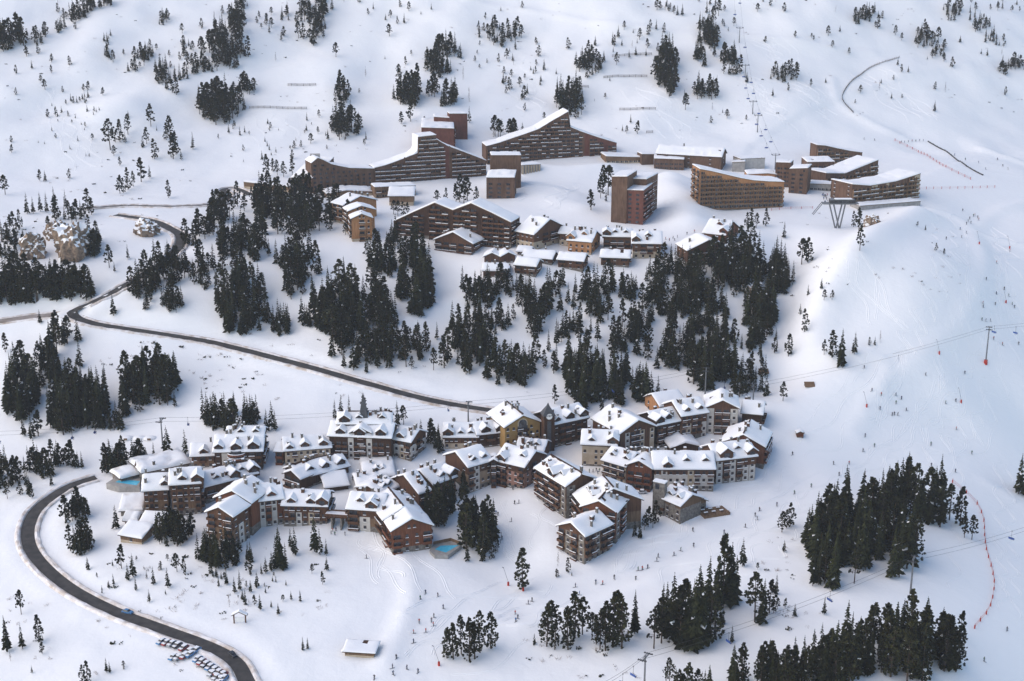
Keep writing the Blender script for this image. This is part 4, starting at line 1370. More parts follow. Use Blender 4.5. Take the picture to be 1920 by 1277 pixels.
TEMPL = {'spruce': [spruce_template(i, 24, 8, (0.15, 0.18, 0.21, 0.16, 0.19, 0.14)[i]) for i in range(6)],
         'pine': [pine_template(40 + i, (150, 130, 140, 120, 150)[i], (0.20, 0.23, 0.18, 0.25, 0.21)[i], (0.05, 0.16, 0.08, 0.26, 0.04)[i]) for i in range(5)],
         'larch': [larch_template(80 + i) for i in range(3)]}
LOW = {'spruce': [spruce_template(20 + i, 15, 6, (0.16, 0.19, 0.21, 0.17, 0.2, 0.15)[i]) for i in range(6)],
       'pine': [pine_template(60 + i, 75, (0.20, 0.23, 0.18, 0.25, 0.21)[i], (0.10, 0.22, 0.14, 0.28, 0.08)[i], 1.35) for i in range(5)], 'larch': TEMPL['larch']}
TMESH = {k: [(t.mesh('trunk'), c.mesh('crown')) for t, c in v] for k, v in TEMPL.items()}

rnd = random.Random(11)
TREES = []      # (x, y px of the foot, height px, kind, area)
def pts(area, text, kind=None):
    for t in text.split(';'):
        v = t.split(',')
        TREES.append((float(v[0]), float(v[1]), float(v[2]), kind or v[3] if len(v) > 3 else kind or ('spruce' if rnd.random() < 0.5 else 'pine'), area, False))
def blob(area, cx, cy, rx, ry, n, h0, h1, sp=0.5, tilt=0.0):
    """n trees with feet inside an ellipse of the picture's ground"""
    got = []
    tries = 0
    if h0 >= 32:
        n = int(n * (1.6 if h0 < 70 else 1.05))
        rx, ry = rx * 1.1, ry * 1.1
    else:
        n = int(n * 1.7)
        rx, ry = rx * 1.25, ry * 1.2
        h0, h1 = h0 * 1.1, h1 * 1.15
    h0, h1, sp = h0 * 0.72, h1 * 1.08, min(1, sp + 0.15)
    while len(got) < n and tries < n * 40:
        tries += 1
        a, r = rnd.uniform(0, 6.283), math.sqrt(rnd.random()) * rnd.uniform(0.75, 1.15)
        dx = r * rx * math.cos(a)
        x, y = cx + dx, cy + r * ry * math.sin(a) + dx * tilt
        if mnoise.noise(Vector((x * 0.028, y * 0.05, 7.7))) < -0.22 and n > 12:
            continue
        if any(abs(x - q[0]) < 4.0 and abs(y - q[1]) < 2.6 for q in got):
            continue
        got.append((x, y))
        k = 'spruce' if rnd.random() < sp else 'pine'
        TREES.append((x, y, rnd.uniform(h0, h1), k, area, True))

A = 'forest slope below the left of the upper village'
blob(A, 560, 415, 78, 33, 46, 40, 58, .4); blob(A, 500, 385, 28, 16, 10, 35, 48, .3); blob(A, 455, 480, 44, 45, 30, 42, 58, .6); blob(A, 455, 580, 46, 52, 44, 48, 66, .65)
blob(A, 555, 515, 46, 40, 26, 42, 58, .5); blob(A, 528, 618, 24, 13, 8, 40, 52, .8); blob(A, 665, 600, 76, 50, 66, 50, 68, .5); blob(A, 582, 606, 16, 8, 5, 42, 50, .6)
blob(A, 782, 548, 33, 42, 30, 50, 66, .6); blob(A, 745, 492, 50, 34, 28, 44, 58, .5); blob(A, 715, 668, 78, 22, 30, 42, 58, .35); blob(A, 600, 400, 50, 30, 14, 38, 48, .4)
pts(A, '645,690,40;663,694,58;687,700,42;708,690,45;730,690,48;772,692,24;786,676,20;813,694,42;833,690,60;690,655,50;640,655,45;770,655,40;880,575,42')
A = 'open forest below the small chalets'
blob(A, 880, 655, 38, 48, 26, 48, 64, .5); blob(A, 937, 613, 18, 8, 6, 40, 46, .8); blob(A, 935, 556, 72, 15, 24, 34, 46, .45); blob(A, 1005, 600, 18, 38, 14, 48, 60, .6)
blob(A, 960, 706, 44, 24, 18, 50, 62, .6); blob(A, 1122, 562, 28, 38, 18, 44, 60, .6); blob(A, 1176, 556, 15, 10, 7, 46, 54, .6); blob(A, 1062, 626, 24, 16, 9, 36, 46, .7)
blob(A, 1085, 728, 27, 40, 26, 58, 74, .8); blob(A, 1125, 735, 12, 34, 9, 56, 72, .8); blob(A, 1185, 738, 42, 28, 28, 52, 70, .8); blob(A, 1196, 636, 20, 24, 14, 42, 56, .6)
blob(A, 1222, 585, 14, 26, 9, 40, 56, .7); blob(A, 1160, 660, 16, 18, 8, 40, 54, .6); blob(A, 1030, 560, 14, 20, 6, 40, 54, .6)
pts(A, '1040,757,36;1058,708,44;1038,700,42,pine;1020,690,34,pine;1005,680,55;1050,585,45;1065,570,40;1140,600,46;1085,640,48;1120,640,55;1100,670,52;1150,690,48;1215,675,45')
A = 'forest slope below the right hand chalets'
blob(A, 1295, 592, 52, 44, 42, 42, 56, .55); blob(A, 1272, 668, 30, 28, 18, 42, 56, .6); blob(A, 1340, 712, 42, 20, 32, 56, 72, .75); blob(A, 1405, 738, 26, 8, 9, 26, 38, .8)
blob(A, 1285, 512, 45, 24, 26, 40, 54, .5); blob(A, 1380, 515, 44, 38, 42, 48, 62, .5); blob(A, 1462, 525, 21, 28, 20, 48, 60, .8); blob(A, 1425, 608, 27, 44, 32, 50, 66, .6)
blob(A, 1235, 530, 20, 26, 10, 40, 52, .5); blob(A, 1345, 640, 26, 24, 14, 44, 56, .6)
pts(A, '1408,426,34,pine;1436,424,32,pine;1418,428,28,pine;1400,425,26,pine;1452,662,30;1478,668,42;1405,662,28;1425,668,32;1503,496,48,pine;1515,492,45,pine;1470,446,30;1508,622,42,pine;1515,553,20;1540,542,22;1545,563,20;1560,562,18;1500,590,22;1610,432,42,pine;1612,470,46,pine;1600,425,28;1455,636,22;1390,655,30')
A = 'open forest below the small chalets'
for k in range(150):      # loose single trees between the stands
    x, y = rnd.uniform(600, 1440), rnd.uniform(520, 735)
    if y > 640 + (x - 600) * 0.13 or (x < 860 and y < 600 - (x - 600) * 0.1 + 40):
        continue
    TREES.append((x, y, rnd.uniform(24, 52), 'spruce' if rnd.random() < 0.6 else 'pine', A, True))
A = 'piste edge trees beside the knoll'
pts(A, '1560,670,50,pine;1577,686,68,spruce;1602,664,42,spruce;1580,690,28,spruce;1545,665,28,pine;1630,648,16;1640,647,16;1650,643,24,larch;1468,752,36,pine;1720,425,10;1735,432,12;1755,470,14,pine;1770,478,12,pine')
A = 'stand beside the left road'
blob(A, 42, 745, 30, 48, 26, 52, 72, .5); blob(A, 92, 700, 20, 40, 14, 50, 66, .6); blob(A, 130, 776, 40, 36, 38, 58, 80, .5); blob(A, 182, 770, 22, 30, 18, 54, 70, .7)
blob(A, 210, 802, 18, 8, 8, 28, 38, .6); blob(A, 245, 755, 18, 28, 18, 54, 70, .5); blob(A, 295, 735, 30, 26, 22, 56, 72, .5); blob(A, 432, 790, 42, 17, 26, 44, 58, .75); blob(A, 125, 640, 30, 10, 6, 38, 52, .3)
pts(A, '328,763,32,spruce;60,822,46,spruce;72,818,50,pine;45,818,36;510,806,55,spruce;500,810,44,spruce;516,808,40;115,806,30,pine;10,660,36;150,688,50')
A = 'row behind the left pool'
blob(A, 112, 884, 42, 12, 16, 40, 52, .5); blob(A, 204, 880, 38, 9, 18, 40, 54, .5); blob(A, 262, 866, 14, 5, 6, 36, 46, .4); blob(A, 318, 858, 26, 6, 15, 36, 50, .7); blob(A, 40, 905, 50, 22, 14, 30, 42, .5); blob(A, 5, 890, 12, 30, 6, 34, 44, .5)
pts(A, '348,854,50,spruce;207,885,62,larch;14,935,34;60,935,30')
A = 'rocks at the left edge of the picture'
blob(A, 105, 404, 55, 12, 12, 24, 34, .2); blob(A, 25, 470, 30, 30, 8, 24, 34, .4); blob(A, 178, 468, 10, 18, 9, 36, 48, .5); blob(A, 310, 515, 38, 26, 28, 38, 52, .5); blob(A, 272, 546, 28, 12, 13, 30, 44, .4); blob(A, 300, 576, 32, 12, 12, 26, 36, .4)
blob(A, 390, 428, 46, 16, 24, 30, 42, .2, -0.65); blob(A, 380, 515, 26, 24, 9, 30, 40, .4); blob(A, 20, 460, 26, 30, 8, 20, 30, .4)
pts(A, '172,478,44,pine;180,470,40,spruce;92,440,34,pine;30,490,30,pine;166,440,36,pine;205,502,42,pine;215,510,20;240,486,28,spruce;290,492,44,spruce;213,592,42,spruce;75,606,26,spruce;400,392,36,pine;458,396,32,pine;225,363,34,pine;240,356,40,pine;265,341,44,pine;281,334,24,spruce;316,371,32,pine;232,362,28,pine;250,350,28,pine;130,335,18;75,340,22,pine;10,365,36,pine;85,340,20')
A = 'hillside above the upper village on the left'
blob(A, 18, 88, 22, 16, 12, 30, 42, .2); blob(A, 128, 42, 52, 10, 24, 16, 24, .3, -0.65); blob(A, 180, 8, 22, 8, 8, 16, 22, .3); blob(A, 215, 90, 16, 20, 9, 10, 18, .4); blob(A, 262, 118, 22, 10, 12, 14, 26, .3, -0.5); blob(A, 150, 190, 40, 30, 12, 8, 14, .4)
blob(A, 350, 98, 10, 12, 5, 14, 22, .4); blob(A, 305, 40, 8, 10, 5, 12, 18, .4); blob(A, 425, 96, 34, 32, 38, 24, 34, .35); blob(A, 375, 132, 22, 10, 10, 18, 26, .3); blob(A, 325, 150, 30, 22, 16, 14, 26, .4); blob(A, 445, 30, 14, 28, 16, 18, 28, .4)
blob(A, 590, 38, 26, 38, 26, 22, 34, .4, -0.5); blob(A, 412, 208, 44, 26, 30, 34, 48, .2); blob(A, 470, 165, 16, 12, 9, 18, 26, .3); blob(A, 650, 242, 28, 22, 16, 34, 46, .2); blob(A, 640, 182, 12, 16, 8, 24, 32, .4); blob(A, 525, 40, 40, 28, 8, 12, 20, .4); blob(A, 120, 250, 70, 40, 10, 6, 10, .5); blob(A, 560, 250, 100, 30, 14, 6, 12, .5)
pts(A, '50,106,20,pine;72,101,18,pine;207,281,56,pine;225,266,40,pine;240,252,36,pine;235,268,20;283,237,40,pine;275,270,30,pine;268,276,22;290,298,36,pine;320,270,50,pine;325,298,46,pine;312,262,30,pine;362,280,32,spruce;340,300,20;330,290,40,pine;500,331,40,pine;520,329,28,pine;532,332,28,pine;548,328,34,pine;512,322,24;630,107,26,pine;615,262,20,spruce;745,45,14;723,38,12;730,68,22,pine;690,28,12;700,18,14')
A = 'hillside above the upper village'
blob(A, 832, 118, 28, 22, 24, 22, 32, .3); blob(A, 800, 186, 44, 16, 30, 26, 38, .3); blob(A, 940, 68, 32, 18, 18, 14, 24, .3); blob(A, 1068, 192, 20, 30, 24, 28, 40, .5); blob(A, 1108, 128, 22, 16, 16, 20, 28, .4); blob(A, 1250, 138, 20, 36, 30, 26, 36, .3)
blob(A, 1325, 88, 18, 34, 24, 20, 30, .4); blob(A, 1370, 126, 18, 12, 14, 22, 30, .3); blob(A, 1325, 178, 22, 10, 9, 24, 30, .3); blob(A, 1470, 144, 24, 10, 10, 16, 24, .4); blob(A, 955, 256, 22, 5, 7, 22, 32, .2); blob(A, 1290, 15, 60, 12, 8, 12, 20, .4); blob(A, 980, 140, 60, 60, 10, 10, 18, .4); blob(A, 1180, 80, 60, 40, 10, 10, 18, .4)
pts(A, '748,160,30,pine;763,165,30,pine;783,160,40,pine;760,122,16;770,228,40,pine;752,232,22;795,237,18;880,230,30,spruce;950,110,18,pine;1010,106,20,pine;955,168,22,pine;975,163,18,pine;983,186,24,pine;925,257,28,larch;1065,92,20,pine;1152,88,22,larch;1170,56,16,pine;1215,66,18,pine;1245,62,18,pine;1285,206,30,pine;1283,190,22;1195,251,24,pine;1175,250,14;1167,246,12;1347,30,30,pine;1420,22,15;1470,22,16;1435,80,12;1520,162,14;880,190,26,larch;868,150,24,larch;1400,155,20,spruce;1090,215,30,pine;1080,222,24,pine;1185,90,14,larch')
A = 'open hillside at the upper right'
blob(A, 1625, 42, 26, 18, 14, 12, 20, .4); blob(A, 1785, 22, 16, 16, 9, 12, 18, .4); blob(A, 1835, 48, 16, 12, 9, 12, 18, .4); blob(A, 1738, 76, 20, 14, 14, 14, 22, .3); blob(A, 1865, 76, 16, 10, 6, 12, 18, .4); blob(A, 1760, 100, 14, 12, 6, 12, 16, .4); blob(A, 1900, 132, 22, 12, 12, 12, 18, .3); blob(A, 1860, 15, 50, 14, 8, 10, 16, .4)
pts(A, '1690,76,14;1785,126,18,pine;1752,209,20,spruce;1885,179,16,pine;1772,172,18,larch;1753,168,14;1652,157,10;1690,135,14,pine;1675,150,9;1735,60,16;1800,80,14')
A = 'right edge of the piste'
pts(A, '1910,926,76,spruce;1925,930,70,spruce')
A = 'slope between the road and the lower village'
blob(A, 138, 968, 26, 18, 12, 38, 50, .4); blob(A, 152, 1028, 20, 14, 14, 38, 50, .5); blob(A, 325, 1008, 36, 16, 22, 42, 56, .3); blob(A, 408, 1048, 30, 15, 18, 48, 64, .8); blob(A, 450, 1060, 50, 26, 10, 18, 34, .7); blob(A, 480, 1095, 90, 40, 10, 8, 16, .6); blob(A, 250, 1075, 80, 40, 8, 8, 14, .6)
pts(A, '165,1068,26;218,991,46,spruce;228,1066,48,pine;250,1082,46;240,1088,34,spruce;288,1096,36,spruce;280,1129,26,spruce;315,1102,40,spruce;332,1072,36,pine;345,1076,30;255,1107,28;213,1096,22,spruce;372,1050,52,spruce;386,1056,62,spruce;396,1076,40,spruce;440,1060,36,spruce;465,1050,36,spruce;525,1066,84,spruce;518,1060,60,spruce;536,1068,52,spruce;510,1069,38,spruce;553,1040,55,spruce;545,1025,36,spruce;590,1034,72,spruce;600,1040,52,spruce;612,1042,34,spruce;605,1096,26,pine;585,1076,20;613,1070,28,spruce;425,1096,30,spruce;440,1112,32,spruce;450,1106,40,spruce;470,1111,26,spruce;482,1101,32,spruce;460,1134,32,spruce;488,1144,32,spruce;522,1153,24,spruce;563,1128,24,spruce;430,1138,26,larch;568,1219,28,spruce;577,1217,24,spruce;498,1112,14;410,1100,26,spruce;455,1125,22')
A = 'lower left corner below the road'
pts(A, '14,1222,72,spruce;42,1217,50,spruce;75,1204,56,pine;79,1226,24,pine;40,1152,48,pine;165,1284,48,pine;200,1261,30,spruce;206,1262,24,spruce;155,1280,36,pine;60,1262,16;232,1250,12;20,1240,20,larch;232,1255,10')
A = 'dark clump between the pool and the snow bowl'
blob(A, 892, 1020, 30, 28, 18, 62, 84, .4); blob(A, 826, 970, 28, 20, 16, 52, 70, .3); blob(A, 855, 935, 26, 12, 8, 36, 50, .3); blob(A, 920, 1005, 14, 18, 6, 44, 60, .2)
pts(A, '905,1052,44,spruce;932,1034,26,pine;922,1048,34,pine;876,1052,40,spruce;780,925,30,pine')
A = 'middle of the lower piste'
pts(A, '980,1106,82,pine;1065,1074,30,pine;1046,1062,28,larch;1044,1082,16;1072,1080,10')
A = 'clump beside the ski school slope'
pts(A, '850,1236,72,pine;838,1234,60,pine;880,1240,88,pine;900,1224,84,pine;920,1216,72,pine;865,1226,76,pine;890,1232,70,pine')
A = 'clump left of the lower chairlift'
pts(A, '1025,1212,86,pine;1040,1218,60,pine;1065,1218,84,pine;1078,1196,92,pine;1092,1190,76,pine;1034,1200,80,pine;1002,1208,22,spruce;1125,1218,80,pine;1135,1220,100,pine;1150,1212,108,pine;1166,1216,108,pine;1190,1188,86,spruce;1110,1200,54,pine;1158,1200,100,pine;1118,1208,60,pine')
A = 'tall stand in front of the ski run'
pts(A, '1226,1216,86,pine;1240,1206,92,pine;1260,1196,128,spruce;1275,1214,120,pine;1290,1216,132,spruce;1300,1220,142,spruce;1315,1216,132,spruce;1330,1206,112,pine;1340,1196,104,pine;1355,1136,142,pine;1366,1132,118,spruce;1345,1142,104,spruce;1376,1130,92,spruce;1325,1150,110,spruce;1312,1160,104,spruce;1285,1180,100,pine;1248,1190,104,spruce;1392,1062,56,spruce;1355,1170,30,spruce;1372,1206,36,spruce;1240,1170,80,spruce;1300,1190,110,spruce')
A = 'pair of trees right of the tall stand'
pts(A, '1415,1166,96,pine;1428,1170,88,spruce;1442,1150,68,pine;1455,1114,40,spruce;1450,1150,28,pine;1472,1140,20,pine;1490,1156,26,spruce;1545,1152,36,spruce;1420,1068,14;1470,1035,24,spruce;1458,1142,22')
A = 'pines beside the restaurant'
pts(A, '1215,988,40,pine;1230,980,42,pine;1224,990,36,pine;1200,1010,36,spruce;1190,1006,34,spruce;1208,994,30,pine;1062,1000,10')
A = 'dense stand inside the red fence'
blob(A, 1605, 1030, 88, 46, 56, 80, 106, .45); blob(A, 1715, 958, 50, 24, 20, 78, 98, .4); blob(A, 1570, 1080, 50, 28, 16, 80, 100, .6); blob(A, 1690, 1062, 26, 24, 8, 84, 100, .7); blob(A, 1640, 965, 40, 22, 10, 72, 90, .4)
pts(A, '1762,988,98,spruce;1800,986,76,pine;1822,1012,48,pine;1808,1008,44,pine;1466,998,40,pine;1482,986,44,pine;1475,990,36,pine;1520,1032,88,spruce;1512,1020,70,spruce;1740,980,84,spruce;1780,975,70,pine')
A = 'foreground stand at the lower right'
blob(A, 1650, 1250, 140, 36, 56, 78, 108, .4); blob(A, 1425, 1292, 62, 14, 16, 60, 84, .4); blob(A, 1300, 1306, 36, 8, 8, 50, 66, .2); blob(A, 1530, 1285, 60, 14, 14, 84, 100, .4)
pts(A, '1770,1258,112,pine;1800,1196,54,pine;1735,1196,80,spruce;1705,1198,92,spruce;1690,1206,88,spruce;1640,1205,78,pine;1760,1225,90,spruce;1255,1290,60,pine;1440,1270,76,spruce')
A = 'trees around the spired hotel'
pts(A, '628,785,38,spruce;640,783,44,spruce;655,781,42,spruce;717,791,24;730,792,24;745,797,46,spruce;757,796,36,pine;950,768,14,pine;960,768,16,pine;970,770,18,pine;683,776,36,pine')
blob(A, 806, 842, 24, 12, 14, 32, 46, .4); blob(A, 1012, 868, 20, 6, 5, 22, 34, .5)
A = 'trees within the upper village'
pts(A, '862,379,50,pine;876,376,44,pine;855,381,36,pine;893,383,32,pine;820,379,22,pine;836,379,26,pine;870,383,40,pine;738,402,26,pine;746,405,28,pine;756,403,24,pine;764,400,20,pine;1108,394,38,pine;1130,362,50,pine;1140,366,54,pine;1126,372,40,pine;1136,378,26,spruce;660,450,20;648,440,22,pine')

for (x0, x1, y0, y1, n) in ((0, 700, 0, 320, 150), (700, 1400, 0, 240, 90), (1400, 1920, 0, 200, 55)):
    for k in range(n):    # young conifers dotted over the upper hillside
        x, y = rnd.uniform(x0, x1), rnd.uniform(y0, y1)
        if mnoise.noise(Vector((x * 0.009, y * 0.014, 1.3))) > -0.12:
            TREES.append((x, y, rnd.uniform(7, 19), 'pine' if rnd.random() < 0.6 else 'spruce' if rnd.random() < 0.7 else 'larch', 'open hillside above the upper village', True))
def blocked(p):
    for O, u, W, D in FOOT:
        d = p - O
        lx = d.x * u.x + d.y * u.y
        ly = -d.x * u.y + d.y * u.x
        if -1.5 < lx < W + 1.5 and -2.5 < ly < D + 1.5:
            return True
    ix = min(max(int(np.searchsorted(GX, p.x)), 0), len(GX) - 1)
    iy = min(max(int(np.searchsorted(GY, p.y)), 0), len(GY) - 1)
    return ROAD_D[iy, ix] < 2.0
PLACED = []
for (x, y, hp, kind, area, loose) in TREES:
    p = at(x, y)
    if blocked(p):
        if loose:
            continue
    hm = hp / (pxm(p) * 0.94)
    PLACED.append((p, hm, kind, area, hp, x, y))
# largest 300 of each kind stand alone, the rest are the wood behind
def kindname(k):
    return {'spruce': 'spruce_tree', 'pine': 'pine_tree', 'larch': 'larch_tree'}[k]
DESC = {'spruce': 'pointed spruce', 'pine': 'rounded pine', 'larch': 'bare larch'}
BOX = {}
for (p, hm, kind, area, hp, fx, fy) in PLACED:
    BOX.setdefault(area, []).append((fx, fy))
BOX = {k: [sorted(a for a, _ in v), sorted(b for _, b in v)] for k, v in BOX.items()}
def where(area, x, y):
    xs, ys = BOX[area]
    fx = xs.index(x) / max(1, len(xs) - 1)
    fy = ys.index(y) / max(1, len(ys) - 1)
    return ('back ' if fy < 0.33 else 'middle ' if fy < 0.67 else 'front ') + ('left' if fx < 0.25 else 'centre left' if fx < 0.5 else 'centre right' if fx < 0.75 else 'right')
rest = []
for kind in ('spruce', 'pine', 'larch'):
    L = sorted([t for t in PLACED if t[2] == kind], key=lambda t: -t[4])
    for i, (p, hm, k, area, hp, fx, fy) in enumerate(L):
        v = rnd.randrange(len(TMESH[kind]))
        wid = hm * rnd.uniform(0.75, 1.08)
        if kind == 'pine' and hp < 26:
            wid *= 1.25
        if i < 298:
            rt = link(kindname(kind), None, None, p, rnd.uniform(0, 6.28))
            rt.empty_display_size = 0.5
            rt.scale = (wid, wid, hm)
            rt.rotation_euler = (rnd.uniform(-0.03, 0.03), rnd.uniform(-0.03, 0.03), rnd.uniform(0, 6.28))
            sz = 'tall ' if hp > 85 else 'medium ' if hp > 48 else 'small '
            ph = sz + DESC[kind] + ', ' + area + ', ' + where(area, fx, fy)
            tag(rt, ph, 'tree', 'trees: ' + ph)
            tm, cm = TMESH[kind][v]
            link('trunk', tm, rt)
            link('crown', cm, rt)
        else:
            rest.append((kind, v, p, wid, hm, rnd.uniform(0, 6.28)))
print('TREES', len(PLACED), 'rest', len(rest))
def merged(name, items, label):
    V, F, M, mats = [], [], [], []
    n0 = 0
    cache = {}
    for (kind, v, p, w, h, a) in items:
        if (kind, v) not in cache:
            arr = []
            for mb in LOW[kind][v]:
                arr.append((np.array(mb.v), mb.f, mb.mats, mb.m))
            cache[(kind, v)] = arr
        c, s = math.cos(a), math.sin(a)
        for co, fs, mm, mi in cache[(kind, v)]:
            q = np.empty_like(co)
            q[:, 0] = (co[:, 0] * c - co[:, 1] * s) * w + p.x
            q[:, 1] = (co[:, 0] * s + co[:, 1] * c) * w + p.y
            q[:, 2] = co[:, 2] * h + p.z
            V.append(q)
            F += [tuple(i + n0 for i in f) for f in fs]
            for m in mm:
                if m not in mats:
                    mats.append(m)
            M += [mats.index(mm[i]) for i in mi]
            n0 += len(co)
    me = bpy.data.meshes.new(name)
    me.from_pydata(np.concatenate(V).tolist(), [], F)
    for m in mats:
        me.materials.append(MATS[m])
    me.polygons.foreach_set('material_index', M)
    o = link(name, me)
    tag(o, label, 'trees', None, 'stuff')
if rest:
    merged('conifer_wood', rest, 'remaining small dark conifers scattered over the slopes and inside the stands')
# the dark plantation at the left edge reads as one mass
wood = []
while len(wood) < 95:
    x, y = rnd.uniform(-30, 172), rnd.uniform(528, 572)
    if y > 578 - x * 0.09 or y < 520 + max(0, (x - 110)) * 0.45:
        continue
    p = at(x, y)
    hm = rnd.uniform(42, 60) / (pxm(p) * 0.95)
    k = 'spruce' if rnd.random() < 0.6 else 'pine'
    wood.append((k, rnd.randrange(5), p, hm * rnd.uniform(1.0, 1.3), hm, rnd.uniform(0, 6.28)))
merged('plantation', wood, 'dense dark conifer plantation massed at the left edge of the picture')

# scrub and dwarf bushes poking through the snow
def scrub():
    mb = MB()
    r = random.Random(5)
    zones = [(0, 700, 0, 340, 230), (700, 1400, 0, 260, 150), (1400, 1920, 0, 220, 90), (430, 1000, 600, 740, 60), (180, 480, 640, 740, 110), (0, 400, 1060, 1277, 110), (200, 620, 1020, 1170, 70), (1460, 1800, 400, 560, 80), (1420, 1560, 1000, 1180, 40), (0, 300, 330, 480, 110), (980, 1300, 1180, 1277, 40), (480, 700, 640, 760, 40)]
    for x0, x1, y0, y1, n in zones:
        for k in range(n):
            x, y = r.uniform(x0, x1), r.uniform(y0, y1)
            if mnoise.noise(Vector((x * 0.012, y * 0.02, 4.0))) < -0.05:
                continue
            p = at(x, y)
            if blocked(p):
                continue
            h = r.uniform(0.4, 1.2)
            dark = r.random() < 0.35
            for q in range(r.randint(5, 12)):
                a = r.uniform(0, 6.283)
                d = Vector((math.cos(a), math.sin(a), r.uniform(0.3, 1.6))).normalized()
                b0 = p + Vector((r.uniform(-0.8, 0.8), r.uniform(-0.8, 0.8), -0.1))
                if dark:
                    t = d.orthogonal().normalized() * h * 0.35
                    e = b0 + d * h
                    m = b0 + d * h * 0.5
                    mb.poly([b0, m + t, e, m - t], 'needles_pine')
                else:
                    mb.bar(b0, b0 + d * h * 1.3, 0.05, 'twigs', 3, 0.015)
    o = mb.build('scrub')
    tag(o, 'dwarf bushes and bare twigs poking through the snow', 'bushes', None, 'stuff')
scrub()
# ------------------------------------------------------------------ rocks
def rock(px, py, wpx, hpx, label, seed, n=1):
    p = at(px, py)
    s = pxm(p)
    w, h = wpx / s, hpx / s
    bm = bmesh.new()
    bmesh.ops.create_icosphere(bm, subdivisions=4, radius=1.0)
    for v in bm.verts:
        c = v.co.copy()
        q = Vector((c.x * 1.6, c.y * 1.6, c.z * 0.8))
        k = 1 + 0.40 * mnoise.fractal(q + Vector((seed * 3, 1, 0)), 0.8, 2.2, 6) + 0.22 * mnoise.fractal(Vector((c.x * 4 + seed, c.y * 4, c.z * 1.3)), 0.7, 2.3, 4)
        v.co = Vector((c.x * w * 0.5 * k, c.y * w * 0.42 * k, c.z * h * 0.6 * k + h * 0.25))
    me = bpy.data.meshes.new('rock_outcrop')
    bm.normal_update()
    me.materials.append(MATS['rock'])
    me.materials.append(MATS['snow_ground'])
    for f in bm.faces:
        f.material_index = 1 if f.normal.z + 0.5 * mnoise.noise(f.calc_center_median() * 0.35) > 0.46 else 0
    bm.to_mesh(me)
    bm.free()
    o = link('rock_outcrop', me, None, p)
    tag(o, label, 'rock')
rock(138, 478, 70, 66, 'largest pale rock crag beside the left edge forest', 1.0)
rock(62, 480, 46, 48, 'smaller snow streaked crag left of the largest crag', 2.0)
rock(105, 445, 40, 34, 'snow capped rock between the two left crags', 5.0)
rock(277, 438, 44, 30, 'tan rock spur above the bend of the valley road', 3.0)
rock(1634, 422, 28, 24, 'beige rock beside the lift station trestle', 4.0)
rock(1240, 552, 18, 12, 'small rock among the pines of the open forest', 6.0)
rock(1405, 545, 34, 16, 'snowy rock ledge in the forest below the right chalets', 7.0)

# ------------------------------------------------------------------ chairlifts
def pylon(px, py, top_px, label, arm=2.6, rz=0.0, pad=False, mat='steel'):
    g = at(px, py)
    H = on_plane_v(px, top_px, g, (0, -1)).z - g.z
    rt = empty('lift_pylon', g, label, 'lift pylon', 'lift pylons', rz)
    mb = MB(); mb.bar((0, 0, -2), (0, 0, H), 0.42, mat, 8, 0.26); link('mast', mb.mesh('mast'), rt)
    mb = MB(); mb.box(-arm, arm, -0.18, 0.18, H - 0.5, H - 0.15, mat); mb.box(-0.15, 0.15, -0.2, 0.2, H - 0.2, H + 0.9, mat); mb.box(-arm * 0.8, arm * 0.8, -0.1, 0.1, H + 0.5, H + 0.62, mat)
    link('crossarm', mb.mesh('crossarm'), rt)
    for s in (-1, 1):
        mb = MB(); mb.box(s * arm - 0.16, s * arm + 0.16, -1.6, 1.6, H - 0.15, H + 0.15, 'dark_metal')
        for k in range(4):
            mb.bar((s * arm - 0.12, -1.3 + k * 0.85, H + 0.15), (s * arm + 0.12, -1.3 + k * 0.85, H + 0.15), 0.24, 'dark_metal', 8)
        link('sheave_train', mb.mesh('sheave_train'), rt)
    if pad:
        mb = MB(); mb.bar((0, 0, -0.5), (0, 0, 2.2), 0.95, 'pad_red', 10, 0.9); link('safety_pad', mb.mesh('safety_pad'), rt)
    sn = Vector((math.cos(rz), math.sin(rz), 0)) * arm
    return [g + Vector((0, 0, H + 0.42)) - sn, g + Vector((0, 0, H + 0.42)) + sn]
def cables(label, tops, sag=2.0):
    mb = MB()
    for side in (0, 1):
        P = [t[side] for t in tops]
        for a, b in zip(P[:-1], P[1:]):
            n = 14
            q = [a.lerp(b, k / n) - Vector((0, 0, 4 * sag * (k / n) * (1 - k / n))) for k in range(n + 1)]
            for c, d in zip(q[:-1], q[1:]):
                mb.bar(c, d, 0.045, 'dark_metal', 4)
    o = mb.build('lift_cable')
    tag(o, label, 'cable')
def on_cable(tops, side, seg, f, sag=2.0):
    a, b = tops[seg][side], tops[seg + 1][side]
    return a.lerp(b, f) - Vector((0, 0, 4 * sag * f * (1 - f)))
CH = {}
